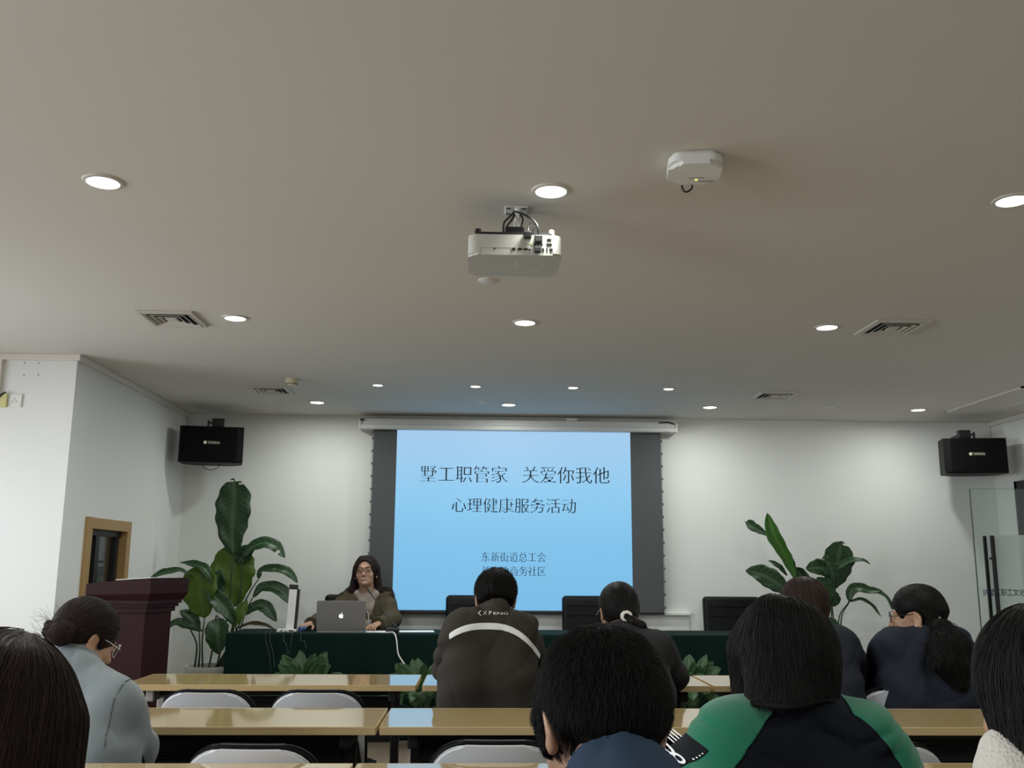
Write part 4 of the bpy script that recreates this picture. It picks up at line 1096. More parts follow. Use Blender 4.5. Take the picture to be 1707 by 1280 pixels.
# plant at the right
Y1 = 8.08
org = at(1388, 1112, Y1); org = V((org.x, Y1, 0))
t = empty('potted_plant', org, 'broad-leaved plant against the wall behind the brown haired woman', 'plant', 'large potted plants')
pot(t, 0.20, 0.40)
specs = [
 (A((1328, 968), (1312, 930), (1290, 890), (1279, 855)), 0.135, (-0.5, -0.85, 0.1), 'leaf3', dict(fold=0.55, shape=0.62, seed=1, n=24), [base(-0.06), at(1345, 1010, Y1), at(1328, 968, Y1)]),
 (A((1330, 965, .03), (1317, 935, .03), (1310, 915, .03)), 0.09, (0.6, -0.7, 0.1), 'leaf', dict(fold=0.3, shape=.6, seed=2), None),
 (A((1281, 893, .04), (1270, 886, .04), (1255, 878, .04), (1242, 868, .04)), 0.10, (0.3, -0.9, 0.3), 'leaf', dict(fold=0.2, shape=0.7, seed=3, tears=[(.86, -1, .5), (.93, 1, .5), (.80, -1, .3)]), [at(1325, 962, Y1 + .04), at(1300, 920, Y1 + .04), at(1281, 893, Y1 + .04)]),
 (A((1318, 990, -.03), (1295, 972, -.05), (1270, 958, -.07), (1243, 951, -.1)), 0.185, (-0.1, -0.9, 0.35), 'leaf', dict(fold=0.15, shape=0.45, seed=4), [base(-0.08), at(1350, 1030, Y1), at(1318, 990, Y1 - .03)]),
 (A((1386, 982, .06), (1393, 950, .06), (1403, 902, .05)), 0.27, (0.1, -1, 0.1), 'leaf', dict(fold=0.12, shape=0.5, blunt=3.5, n=36, seed=5, tears=[(.93, 1, .4)]), [base(0.02, .04), at(1386, 1040, Y1), at(1386, 982, Y1 + .06)]),
 (A((1390, 960, -.06), (1380, 948, -.08), (1362, 946, -.10), (1343, 948, -.1)), 0.15, (0.1, -0.9, 0.3), 'leaf', dict(fold=0.2, seed=6), None),
 (A((1380, 1008, -.08), (1374, 985, -.10), (1362, 962, -.10)), 0.20, (0.15, -1, 0.1), 'leaf', dict(fold=0.25, seed=7), [base(0.0), at(1378, 1050, Y1 - .05), at(1380, 1008, Y1 - .08)]),
 (A((1392, 975, -.09), (1386, 950, -.12), (1374, 925, -.10)), 0.12, (0.4, -0.9, 0.1), 'leaf', dict(fold=0.4, seed=8), None),
 (A((1388, 955, -.08), (1402, 943, -.09), (1418, 935, -.1), (1436, 934, -.1), (1451, 940, -.1)), 0.075, (0, -0.6, 0.8), 'leaf', dict(fold=0.35, seed=9, tears=[(.75, 1, .5)]), [base(0.06), at(1386, 1000, Y1 - .05), at(1388, 955, Y1 - .08)]),
 (A((1415, 1003), (1419, 985), (1432, 980), (1450, 984), (1472, 985)), 0.095, (-0.2, -0.85, 0.5), 'leaf', dict(fold=0.3, shape=.3, seed=10), [base(0.08), at(1398, 1035, Y1), at(1415, 1003, Y1)]),
 (A((1440, 988, .02), (1462, 988, .02), (1478, 996, .02), (1490, 1020, .02)), 0.05, (0, -0.6, 0.8), 'leaf', dict(fold=0.3, seed=11), None),
 (A((1416, 1003), (1434, 999), (1452, 1008), (1469, 1028)), 0.052, (0, -0.6, 0.8), 'leaf', dict(fold=0.3, seed=12), [base(0.10), at(1402, 1035, Y1), at(1416, 1003, Y1)]),
 (A((1372, 1030, -.1), (1385, 1040, -.1), (1402, 1045, -.1)), 0.11, (0, -0.8, 0.5), 'leaf', dict(fold=0.3, seed=13), None),
 (A((1385, 1010, .0), (1392, 1000, -.02), (1390, 985, -.03)), 0.09, (0.2, -0.9, 0.1), 'leaf', dict(fold=0.3, seed=14), None),
 (A((1330, 985, .06), (1338, 965, .06), (1325, 945, .05)), 0.12, (0.2, -0.9, 0.3), 'leaf', dict(fold=0.3, seed=15), None),
 (A((1312, 960, .05), (1300, 946, .05), (1288, 938, .05), (1281, 934, .05)), 0.06, (0.2, -0.8, 0.5), 'leaf', dict(fold=0.3, seed=16), None),
]
for mid, w, nrm, m, kw, st in specs:
    leaf(t, org, mid, w, nrm, M[m], stem=st, **kw)

# leafy floor plants before the podium
def lily(px, Y, seed, label, tall):
    x = at(px, 1100, Y).x
    t = empty('potted_lily', (x, Y, 0), label, 'plant', 'leafy plants before the podium')
    pot(t, 0.11, 0.22); rng = random.Random(seed); o0 = V((x, Y, 0))
    for k in range(30):
        a = 2 * math.pi * (k * 0.382 + rng.uniform(-.08, .08)); q = (k + 1) / 30
        d = V((math.cos(a), math.sin(a) * 0.7, 0)); p0 = o0 + d * 0.03 + V((0, 0, 0.2)); ln_ = rng.uniform(0.17, 0.23)
        reach = 0.03 + 0.13 * q ** 0.7; hz = tall - ln_ * (0.95 - 0.45 * q) - 0.22 * q ** 1.5 + rng.uniform(-0.05, 0.0)
        p1 = o0 + d * reach + V((0, 0, max(0.22, hz)))
        p2 = p1 + d * ln_ * (0.25 + 0.25 * q) + V((0, 0, ln_ * (0.55 - 0.15 * q))); p3 = p1 + d * ln_ * (0.45 + 0.45 * q) + V((0, 0, ln_ * (1.0 - 0.75 * q)))
        nr = (V((rng.uniform(-.5, .5), -0.9, 0.25)) + d * -0.2)
        leaf(t, o0, [p1, p2, p3], rng.uniform(0.085, 0.115), nr, M['lily'], fold=0.25, shape=0.36, seed=k, n=14, stem=[p0, (p0 + p1) / 2 + d * -0.01 + V((0, 0, 0.02)), p1], stem_r=0.004)

lily(508, 6.92, 3, 'leafy green plant on the floor before the podium, below the laptop', 0.66)
lily(706, 6.95, 8, 'leafy green plant on the floor left of the striped jacket man', 0.63)
lily(1146, 6.95, 12, 'leafy green plant on the floor right of the white hair tie woman', 0.65)
# ================================================================== SCULPTING TOOLS (signed-distance fields -> meshes)
class Field:
    def __init__(s, lo, hi, h):
        s.lo = np.array(lo, np.float32); s.h = float(h)
        s.n = tuple(int(math.ceil((hi[i] - lo[i]) / h)) + 2 for i in range(3))
        s.ax = [s.lo[i] + s.h * np.arange(s.n[i], dtype=np.float32) for i in range(3)]
        s.D = np.full(s.n, 1.0, np.float32)

    def sub(s, lo, hi, m):
        sl = []
        for i in range(3):
            a = int(math.floor((lo[i] - m - s.lo[i]) / s.h)); b = int(math.ceil((hi[i] + m - s.lo[i]) / s.h)) + 1
            a = max(0, a); b = min(s.n[i], b)
            if b <= a: return None
            sl.append(slice(a, b))
        return tuple(sl)

    def pts(s, sl):
        return s.ax[0][sl[0]][:, None, None], s.ax[1][sl[1]][None, :, None], s.ax[2][sl[2]][None, None, :]

    def comb(s, sl, d, k, op):
        a = s.D[sl]
        if op == 'u':
            if k > 0:
                hh = np.maximum(k - np.abs(a - d), 0) / k; s.D[sl] = np.minimum(a, d) - hh * hh * k * 0.25
            else: s.D[sl] = np.minimum(a, d)
        elif op == 's':
            d = -d
            if k > 0:
                hh = np.maximum(k - np.abs(a - d), 0) / k; s.D[sl] = np.maximum(a, d) + hh * hh * k * 0.25
            else: s.D[sl] = np.maximum(a, d)

    def cone(s, a, b, ra, rb=None, k=0.02, op='u', flat=None):
        """tapered capsule; flat=(direction, factor) squashes it along a direction"""
        rb = ra if rb is None else rb
        a = np.array(a, np.float32); b = np.array(b, np.float32); m = max(ra, rb)
        sl = s.sub(np.minimum(a, b) - m, np.maximum(a, b) + m, k + 0.03)
        if sl is None: return s
        X, Y, Z = s.pts(sl); ba = b - a; l2 = float(ba @ ba) + 1e-9
        px, py, pz = X - a[0], Y - a[1], Z - a[2]
        t = np.clip((px * ba[0] + py * ba[1] + pz * ba[2]) / l2, 0, 1)
        qx, qy, qz = px - t * ba[0], py - t * ba[1], pz - t * ba[2]
        if flat is not None:
            n = np.array(flat[0], np.float32); n = n / np.linalg.norm(n); e = qx * n[0] + qy * n[1] + qz * n[2]; f = 1 / flat[1] - 1
            qx, qy, qz = qx + f * e * n[0], qy + f * e * n[1], qz + f * e * n[2]
        d = np.sqrt(qx * qx + qy * qy + qz * qz) - (ra + t * (rb - ra))
        s.comb(sl, d, k, op); return s

    def ell(s, c, r, R=None, k=0.02, op='u'):
        c = np.array(c, np.float32); r = np.array(r, np.float32); m = float(r.max())
        sl = s.sub(c - m, c + m, k + 0.03)
        if sl is None: return s
        X, Y, Z = s.pts(sl); px, py, pz = X - c[0], Y - c[1], Z - c[2]
        if R is not None:
            R = np.array(R, np.float32)
            px, py, pz = (R[0, 0] * px + R[1, 0] * py + R[2, 0] * pz, R[0, 1] * px + R[1, 1] * py + R[2, 1] * pz, R[0, 2] * px + R[1, 2] * py + R[2, 2] * pz)
        k0 = np.sqrt((px / r[0]) ** 2 + (py / r[1]) ** 2 + (pz / r[2]) ** 2)
        k1 = np.sqrt((px / r[0] ** 2) ** 2 + (py / r[1] ** 2) ** 2 + (pz / r[2] ** 2) ** 2) + 1e-6
        d = k0 * (k0 - 1) / k1
        d = np.where(k0 < 0.05, -float(r.min()), d)
        s.comb(sl, d.astype(np.float32), k, op); return s

    def cut(s, p, n, k=0.0):
        """remove everything on the +n side of the plane through p"""
        n = np.array(n, np.float32); n = n / np.linalg.norm(n); X, Y, Z = s.pts((slice(None),) * 3)
        d = (X - p[0]) * n[0] + (Y - p[1]) * n[1] + (Z - p[2]) * n[2]
        if k > 0:
            hh = np.maximum(k - np.abs(s.D - d), 0) / k; s.D = np.maximum(s.D, d) + hh * hh * k * 0.25
        else: s.D = np.maximum(s.D, d)
        return s

    def wrinkle(s, amp, seed=0, f=1.0, dirz=1.0):
        X, Y, Z = s.pts((slice(None),) * 3); rg = np.random.RandomState(seed); w = 0
        for i in range(5):
            a = rg.uniform(-1, 1, 3); a[2] = a[2] * 0.5 + np.sign(a[2]) * dirz; a = a / np.linalg.norm(a) * rg.uniform(28, 62) * f
            b = rg.uniform(-1, 1, 3); b = b / np.linalg.norm(b) * rg.uniform(8, 16); ph = rg.uniform(0, 6.28, 2)
            w = w + np.sin(X * a[0] + Y * a[1] + Z * a[2] + 1.5 * np.sin(X * b[0] + Y * b[1] + Z * b[2] + ph[0]) + ph[1]) * np.maximum(0, np.sin(X * b[1] + Y * b[2] + Z * b[0] + ph[1]))
        s.D = s.D + (amp * 0.9 * w).astype(np.float32); return s

    def crease(s, amp, seed=0, f=1.0, n=4, dirz=1.0):
        """pressed folds: narrow curved valleys across the cloth"""
        X, Y, Z = s.pts((slice(None),) * 3); rg = np.random.RandomState(seed); w = 0
        for i in range(n):
            a = rg.uniform(-1, 1, 3); a[1] *= 0.4; a[2] = a[2] * 0.6 + np.sign(a[2]) * dirz; a = a / np.linalg.norm(a) * rg.uniform(24, 44) * f
            b = rg.uniform(-1, 1, 3); b = b / np.linalg.norm(b) * rg.uniform(7, 15) * f; ph = rg.uniform(0, 6.28, 3)
            v = np.sin(X * a[0] + Y * a[1] + Z * a[2] + 1.8 * np.sin(X * b[0] + Y * b[1] + Z * b[2] + ph[0]) + ph[1])
            mk = np.clip(1.6 * np.sin(X * b[2] * 1.3 + Y * b[0] + Z * b[1] * 1.3 + ph[2]), 0, 1)
            w = w + (1 - np.abs(v)) ** 3 * mk
        s.D = s.D + (amp * w).astype(np.float32); return s

    def mesh(s):
        D = s.D; neg = D < 0
        c = [(i, j, k) for i in (0, 1) for j in (0, 1) for k in (0, 1)]
        sh = lambda A, o: A[o[0]:A.shape[0] - 1 + o[0], o[1]:A.shape[1] - 1 + o[1], o[2]:A.shape[2] - 1 + o[2]]
        cnt = np.zeros(tuple(x - 1 for x in D.shape), np.int8)
        for o in c: cnt += sh(neg, o)
        act = (cnt > 0) & (cnt < 8)
        idx = np.full(act.shape, -1, np.int32); I = np.argwhere(act); idx[act] = np.arange(len(I))
        P = np.zeros((len(I), 3), np.float32); C = np.zeros(len(I), np.float32)
        val = {o: D[I[:, 0] + o[0], I[:, 1] + o[1], I[:, 2] + o[2]] for o in c}
        for a in c:
            for ax in range(3):
                if a[ax] == 1: continue
                b = list(a); b[ax] = 1; b = tuple(b)
                da, db = val[a], val[b]; x = (da < 0) != (db < 0); t = np.where(x, da / np.where(x, da - db, 1), 0)
                for i in range(3): P[:, i] += np.where(x, a[i] + (t if i == ax else 0), 0)
                C += x
        P = (I + P / C[:, None]) * s.h + s.lo
        F = []
        for ax in range(3):
            o = [0, 0, 0]; o[ax] = 1
            A = neg[:-1 if ax == 0 else None, :-1 if ax == 1 else None, :-1 if ax == 2 else None]
            B = neg[1 if ax == 0 else 0:, 1 if ax == 1 else 0:, 1 if ax == 2 else 0:]
            E = np.argwhere(A != B); flip = A[tuple(E.T)]
            u, v = [(1, 2), (2, 0), (0, 1)][ax]
            ok = (E[:, u] > 0) & (E[:, v] > 0) & (E[:, u] < act.shape[u]) & (E[:, v] < act.shape[v]); E = E[ok]; flip = flip[ok]
            q = []
            for du, dv in ((1, 1), (0, 1), (0, 0), (1, 0)):
                e = E.copy(); e[:, u] -= du; e[:, v] -= dv; q.append(idx[tuple(e.T)])
            q = np.stack(q, 1); q[~flip] = q[~flip][:, ::-1]; F.append(q)
        F = np.concatenate(F); F = F[(F >= 0).all(1)]
        return P, F

    def smooth_mesh(s, it=1):
        P, F = s.mesh()
        for _ in range(it):
            acc = np.zeros_like(P); n = np.zeros(len(P), np.float32)
            for a, b in ((0, 1), (1, 2), (2, 3), (3, 0)):
                np.add.at(acc, F[:, a], P[F[:, b]]); np.add.at(acc, F[:, b], P[F[:, a]])
                np.add.at(n, F[:, a], 1); np.add.at(n, F[:, b], 1)
            P = P * 0.5 + 0.5 * acc / np.maximum(n, 1)[:, None]
        return P, F

    def sample(s, p):
        g = (p - s.lo) / s.h; g = np.clip(g, 0.001, np.array(s.n) - 1.002); i = g.astype(int); f = g - i; D = s.D; r = 0
        for a in (0, 1):
            for b in (0, 1):
                for c in (0, 1):
                    w = (f[:, 0] if a else 1 - f[:, 0]) * (f[:, 1] if b else 1 - f[:, 1]) * (f[:, 2] if c else 1 - f[:, 2])
                    r = r + w * D[i[:, 0] + a, i[:, 1] + b, i[:, 2] + c]
        return r

    def grad(s, p, e=None):
        e = e or s.h; g = np.stack([s.sample(p + d) - s.sample(p - d) for d in np.eye(3) * e], 1)
        return g / (np.linalg.norm(g, axis=1, keepdims=True) + 1e-9)


def np_mesh(name, P, F, m, parent=None):
    me = bpy.data.meshes.new(name)
    me.vertices.add(len(P)); me.vertices.foreach_set('co', np.ascontiguousarray(P, np.float32).ravel())
    me.loops.add(F.size); me.loops.foreach_set('vertex_index', F.astype(np.int32).ravel())
    me.polygons.add(len(F)); me.polygons.foreach_set('loop_start', np.arange(0, F.size, 4, dtype=np.int32)); me.polygons.foreach_set('loop_total', np.full(len(F), 4, np.int32))
    me.update(calc_edges=True); me.validate()
    return link_mesh(name, me, m, parent)


def clip_mesh(P, F, val):
    """keep the part of the mesh where val < 0, cut exactly along val = 0"""
    ins = val < 0; cnt = ins[F].sum(1); polys = [tuple(f) for f in F[cnt == 4]] if F.ndim == 2 else []
    P = [tuple(p) for p in P]; V_ = list(val); cache = {}
    def mid(a, b):
        k = (a, b) if a < b else (b, a)
        if k not in cache:
            t = V_[k[0]] / (V_[k[0]] - V_[k[1]]); A, B = P[k[0]], P[k[1]]
            P.append(tuple(A[i] + (B[i] - A[i]) * t for i in range(3))); cache[k] = len(P) - 1
        return cache[k]
    for f in F[(cnt > 0) & (cnt < 4)]:
        out = []
        for i in range(len(f)):
            a, b = int(f[i]), int(f[(i + 1) % len(f)])
            if V_[a] < 0: out.append(a)
            if (V_[a] < 0) != (V_[b] < 0): out.append(mid(a, b))
        if len(out) > 2: polys.append(tuple(out))
    used = sorted({i for p in polys for i in p}); mp = {i: n for n, i in enumerate(used)}
    return np.array([P[i] for i in used]), [tuple(mp[i] for i in p) for p in polys]


def poly_mesh(name, P, polys, m, parent, thick=0.0):
    me = bpy.data.meshes.new(name); me.from_pydata([tuple(p) for p in P], [], polys); me.update(); me.validate()
    o = link_mesh(name, me, m, parent)
    if thick:
        md = o.modifiers.new('thickness', 'SOLIDIFY'); md.thickness = thick; md.offset = 1.0
    return o


def patch(name, field, val, m, parent, off=0.001, thick=0.0015, it=1):
    """a patch lying on a sculpted surface where val(points) < 0"""
    P, F = field.smooth_mesh(it); g = field.grad(P.astype(np.float64)); P = P + g * off
    Q, polys = clip_mesh(P, F, val(P))
    return poly_mesh(name, Q, polys, m, parent, thick)


def hair_strands(field, roots, flow, length, seg, layer, radius, m, parent, name='hair_strands', jitter=0.25, lift=0.0, seed=0, inward=None, var=0.35):
    rg = np.random.RandomState(seed); n = len(roots); p = roots.astype(np.float64).copy()
    L = length * (1 + var * rg.uniform(-1, 1, n)); lay = rg.uniform(layer[0], layer[1], n)
    jit = rg.normal(0, jitter, (n, 3)); pos = np.zeros((n, seg, 3), np.float32)
    for k in range(seg):
        t = k / (seg - 1); g = field.grad(p); d = field.sample(p)
        p = p - g * (d - (lay + lift * t * t))[:, None] * (1.0 if k == 0 else 0.8)
        pos[:, k] = p
        f = flow(p, t) + jit; f = f / (np.linalg.norm(f, axis=1, keepdims=True) + 1e-9)
        f = f - g * (f * g).sum(1, keepdims=True); f = f / (np.linalg.norm(f, axis=1, keepdims=True) + 1e-9)
        p = p + f * (L / (seg - 1))[:, None]
    hc = bpy.data.hair_curves.new(name); hc.add_curves([seg] * n)
    hc.attributes['position'].data.foreach_set('vector', pos.ravel())
    ra = hc.attributes.get('radius') or hc.attributes.new('radius', 'FLOAT', 'POINT')
    r = np.tile(radius * (1 - 0.7 * np.linspace(0, 1, seg) ** 2), (n, 1)) * rg.uniform(0.7, 1.3, (n, 1)); ra.data.foreach_set('value', r.astype(np.float32).ravel())
    hc.materials.append(m)
    o = bpy.data.objects.new(name, hc); COL.objects.link(o); o.parent = parent; o['kind'] = 'stuff'
    return o


def rot_head(yaw, pitch, roll):
    """yaw + = turns to the person's left, pitch + = looks down, roll + = tilts to the right"""
    return np.array((Matrix.Rotation(yaw, 3, 'Z') @ Matrix.Rotation(-pitch, 3, 'X') @ Matrix.Rotation(roll, 3, 'Y')))


def add_head(f, hc, R, sc=1.0, k=0.02, ears=True):
    L = lambda x, y, z: np.array(hc) + R @ (np.array((x, y, z)) * sc)
    e = lambda c, r, kk=k, op='u', RR=None: f.ell(L(*c), [q * sc for q in r], R if RR is None else R @ RR, kk, op)
    e((0, -0.012, 0.028), (0.075, 0.094, 0.083)); e((0, 0.028, -0.028), (0.059, 0.060, 0.074)); e((0, 0.040, -0.072), (0.046, 0.046, 0.036))
    e((0, 0.074, 0.020), (0.048, 0.016, 0.012), 0.015)
    for x in (-1, 1):
        e((x * 0.038, 0.060, -0.030), (0.023, 0.022, 0.022)); e((x * 0.031, 0.098, 0.0), (0.018, 0.014, 0.011), 0.010, 's'); e((x * 0.031, 0.078, 0.000), (0.013, 0.011, 0.010), 0.004)
    f.cone(L(0, 0.088, 0.004), L(0, 0.106, -0.034), 0.007 * sc, 0.011 * sc, 0.010)
    for x in (-1, 1): f.ell(L(x * 0.011, 0.098, -0.037), [0.008 * sc] * 3, R, 0.006)
    e((0, 0.090, -0.056), (0.023, 0.009, 0.006), 0.008); e((0, 0.088, -0.067), (0.020, 0.009, 0.007), 0.008); e((0, 0.100, -0.0610), (0.024, 0.008, 0.0018), 0.002, 's')
    e((0, 0.080, -0.092), (0.020, 0.017, 0.015), 0.015)
    if ears:
        for x in (-1, 1):
            Q = np.array(Matrix.Rotation(R_(-12), 3, 'X') @ Matrix.Rotation(R_(x * 22), 3, 'Z'))
            e((x * 0.078, -0.010, -0.010), (0.008, 0.020, 0.033), 0.006, 'u', Q); e((x * 0.077, -0.008, -0.034), (0.008, 0.011, 0.013), 0.006)
            e((x * 0.086, -0.004, -0.006), (0.006, 0.011, 0.019), 0.005, 's', Q)
    return L


def add_hand(f, w, d, up, side, sc=1.0, curl=0.5):
    """palm and five fingers from wrist w towards d; up = back of the hand; side = +1 thumb towards cross(d,up)"""
    w = np.array(w, float); d = np.array(d, float); d /= np.linalg.norm(d); up = np.array(up, float); up -= d * (up @ d); up /= np.linalg.norm(up)
    s = np.cross(d, up) * side
    f.cone(w - d * 0.03, w + d * 0.015, 0.024 * sc, 0.026 * sc, 0.01, flat=(up, 0.75))
    for q in (-0.024, 0.0, 0.022): f.cone(w + d * 0.02 * sc + s * q * 0.7 * sc, w + d * 0.075 * sc + s * q * sc, 0.017 * sc, 0.014 * sc, 0.012, flat=(up, 0.8))
    for q, ln, c in ((0.029, 0.068, 0.8), (0.010, 0.076, 1.0), (-0.010, 0.070, 1.1), (-0.028, 0.056, 1.25)):
        p = w + d * 0.084 * sc + s * q * sc; a = 0.0; dd = d.copy()
        for j, fr in enumerate((0.45, 0.32, 0.23)):
            a += curl * c * (0.55 if j == 0 else 0.75); v = d * math.cos(a) - up * math.sin(a) + s * q * 1.2
            v /= np.linalg.norm(v); p2 = p + v * ln * fr * sc; f.cone(p, p2, (0.0088 - 0.0007 * j) * sc, (0.0082 - 0.0008 * j) * sc, 0.003); p = p2
    p = w + d * 0.022 * sc + s * 0.024 * sc
    for (a, b, c), ln in (((0.55, 0.75, -0.25), 0.036), ((0.80, 0.45, -0.35), 0.030), ((0.95, 0.15, -0.45), 0.024)):
        v = d * a + s * b + up * c; v /= np.linalg.norm(v); p2 = p + v * ln * sc; f.cone(p, p2, 0.0105 * sc, 0.0090 * sc, 0.004); p = p2


SKIN = mat('skin', (0.46, 0.265, 0.175), 0.5, sss=0.08, var=0.06, vscale=25)
def hairmat(name, c, rough=0.55, spec=0.17):
    m = mat(name, c, rough, spec=spec); nt = m.node_tree
    hi = nt.nodes.new('ShaderNodeHairInfo'); mx = nt.nodes.new('ShaderNodeMix'); mx.data_type = 'RGBA'
    pw = nt.nodes.new('ShaderNodeMath'); pw.operation = 'POWER'; pw.inputs[1].default_value = 2.5
    nt.links.new(hi.outputs['Random'], pw.inputs[0]); nt.links.new(pw.outputs[0], mx.inputs[0])
    mx.inputs[6].default_value = (*c, 1); mx.inputs[7].default_value = (c[0] * 2.4 + 0.005, c[1] * 2.4 + 0.0045, c[2] * 2.4 + 0.004, 1)
    nt.links.new(mx.outputs[2], nt.nodes['Principled BSDF'].inputs['Base Color'])
    return m
HB = hairmat('hair_black', (0.0055, 0.005, 0.005)); HBR = hairmat('hair_brown', (0.020, 0.011, 0.009)); HDB = hairmat('hair_darkbrown', (0.018, 0.011, 0.010))
def fabric(name, c, rough=0.85, sheen=0.0, b=(220, 0.25, 0.002)): return mat(name, c, rough, bump=b, var=0.08, vscale=14, sheen=sheen, spec=0.12)
TROUSER = fabric('dark_trousers', (0.012, 0.012, 0.015)); SHOE = mat('shoe', (0.012, 0.011, 0.011), 0.4)


class Figure:
    """a seated person: joints in world coordinates"""
    def __init__(s, label, J, head, yaw=0.0, hand_up=(0, 0, 1), curl=0.5, h=0.0055, female=False, bulk=1.0, skin=None, ears=True):
        s.J = {k: np.array(v, float) for k, v in J.items()}; J = s.J
        s.hc, (hy, hp, hr), s.sc = np.array(head[0], float), head[1], head[2]
        s.R = rot_head(R_(hy), R_(hp), R_(hr)); s.yaw = yaw; s.bulk = bulk
        s.fw = np.array((-math.sin(yaw), math.cos(yaw), 0)); s.rt = np.array((math.cos(yaw), math.sin(yaw), 0))
        J.setdefault('HL', J['PEL'] - s.rt * 0.09); J.setdefault('HR', J['PEL'] + s.rt * 0.09)
        for q, sg in (('L', -1), ('R', 1)):
            J.setdefault('K' + q, J['H' + q] + s.fw * 0.41 + s.rt * sg * 0.03 + np.array((0, 0, 0.0)))
            J.setdefault('A' + q, np.array((*(J['K' + q] - s.fw * 0.02)[:2], 0.09)))
        pts = np.array(list(J.values()) + [s.hc + (0, 0, 0.13 * s.sc), s.hc - (0, 0, 0.1)]); lo = pts.min(0) - 0.18; hi = pts.max(0) + 0.18; lo[2] = max(lo[2], 0.30)
        s.lo, s.hi = lo, hi
        f = Field(lo, hi, h); s.h = h
        s.L = add_head(f, s.hc, s.R, s.sc, ears=ears)
        sk = s.L(0, -0.020, -0.062); f.cone(J['C7'] - np.array((0, 0, 0.03)), sk, 0.056 * s.sc, 0.053 * s.sc, 0.025)
        s.torso(f, 0.0, 0.05, arms=-0.010)
        for q, sg in (('L', -1), ('R', 1)):
            d = J['W' + q] - J['E' + q]; add_hand(f, J['W' + q], d, hand_up, -sg, 0.95 if female else 1.03, curl)
        s.body = np_mesh('person', *f.smooth_mesh(1), skin or SKIN); s.body['label'] = label; s.body['category'] = 'person'; s.body['group'] = 'people at the lecture'
        s.field = f
        # trousers and shoes
        if True:
            lo2 = np.minimum.reduce([J[k] for k in ('HL', 'HR', 'KL', 'KR', 'AL', 'AR', 'PEL')]) - 0.2; hi2 = np.maximum.reduce([J[k] for k in ('HL', 'HR', 'KL', 'KR', 'AL', 'AR', 'PEL')]) + 0.2; lo2[2] = -0.02
            g = Field(lo2, hi2, 0.013)
            g.cone(J['HL'], J['HR'], 0.115, 0.115, 0.03)
            for q in 'LR':
                g.cone(J['H' + q], J['K' + q], 0.085, 0.062, 0.04); g.cone(J['K' + q], J['A' + q], 0.062, 0.048, 0.03)
            s.trousers = np_mesh('trousers', *g.smooth_mesh(1), TROUSER, s.body)
            for q in 'LR':
                g = Field(J['A' + q] - (0.25, 0.25, 0.12), J['A' + q] + (0.25, 0.25, 0.1), 0.011); a = J['A' + q].copy(); a[2] = 0.045
                g.cone(a - s.fw * 0.04, a + s.fw * 0.14, 0.042, 0.038, 0.02, flat=((0, 0, 1), 0.85)); g.cone(a, J['A' + q] + (0, 0, 0.02), 0.042, 0.040, 0.02); g.cut((0, 0, 0.003), (0, 0, -1))
                np_mesh('shoe', *g.smooth_mesh(1), SHOE, s.body)

    def torso(s, f, off, k=0.05, arms=0.0, armk=0.035, sleeves=True, body=True, cuff=0.0):
        J = s.J; b = s.bulk; mid = (J['SL'] + J['SR']) / 2; ax = J['SR'] - J['SL']; ax = ax / np.linalg.norm(ax)
        if body:
            lm = J['PEL'] * 0.45 + mid * 0.55 - s.fw * 0.012
            f.cone(J['SL'] * 0.86 + J['SR'] * 0.14, J['SR'] * 0.86 + J['SL'] * 0.14, 0.058 * b + off, 0.058 * b + off, k)
            for sg in (-1, 1):
                f.cone(mid + ax * sg * 0.078 * b - (0, 0, 0.07), lm + ax * sg * 0.075 * b, 0.094 * b + off, 0.096 * b + off, k)
                f.cone(lm + ax * sg * 0.075 * b, J['PEL'] + s.rt * sg * 0.08 * b, 0.096 * b + off, 0.112 * b + off, k)
                S = J['SR'] if sg > 0 else J['SL']
                f.cone(J['C7'] - (0, 0, 0.02), S * 0.8 + J['C7'] * 0.2, 0.046 + off, 0.046 + off, k)
        if sleeves:
            for q in 'LR':
                f.cone(J['S' + q], J['E' + q], 0.056 * b + off + arms, 0.043 * b + off + arms, armk); f.cone(J['E' + q], J['W' + q] - (J['W' + q] - J['E' + q]) * cuff, 0.043 * b + off + arms, 0.030 * b + off + arms, 0.02)

    def jacket(s, name, m, off=0.014, amp=0.004, seed=1, h=None, arms=0.004, hem=0.0, parts='both', f=1.0, collar=True, extra=None, ch=0.012, cr=0.062):
        g = Field(s.lo, s.hi, h or s.h * 1.15)
        s.torso(g, off, 0.05, arms, sleeves=(parts != 'body'), body=(parts != 'sleeves'), cuff=0.12)
        if parts == 'sleeves':
            ax = s.J['SR'] - s.J['SL']
        if collar and parts != 'sleeves':
            nk = s.L(0, -0.020, -0.062); d = nk - s.J['C7']; d = d / np.linalg.norm(d)
            g.cone(s.J['C7'] - d * 0.03, s.J['C7'] + d * ch, cr + 0.008, cr, 0.010)
        if extra: extra(g)
        if amp: g.wrinkle(amp * 0.7, seed, f).crease(amp * 0.8, seed + 500, f * 0.9, 3, 0.4)
        if collar and parts != 'sleeves':
            top = s.J['C7'] + d * (ch + 0.012)
            # cut the collar flat and hollow it around the neck
            sl = g.sub(top - 0.13, top + 0.13, 0.0)
            if sl is not None:
                X, Y, Z = g.pts(sl); pl = (X - top[0]) * d[0] + (Y - top[1]) * d[1] + (Z - top[2]) * d[2]
                rr = np.sqrt((X - top[0]) ** 2 + (Y - top[1]) ** 2 + (Z - top[2]) ** 2)
                g.D[sl] = np.where((rr < 0.13) & (pl > -0.02), np.maximum(g.D[sl], pl), g.D[sl])
            g.cone(s.J['C7'] + d * (ch - 0.010), top + d * 0.05, cr - 0.010, cr - 0.008, 0.006, op='s')
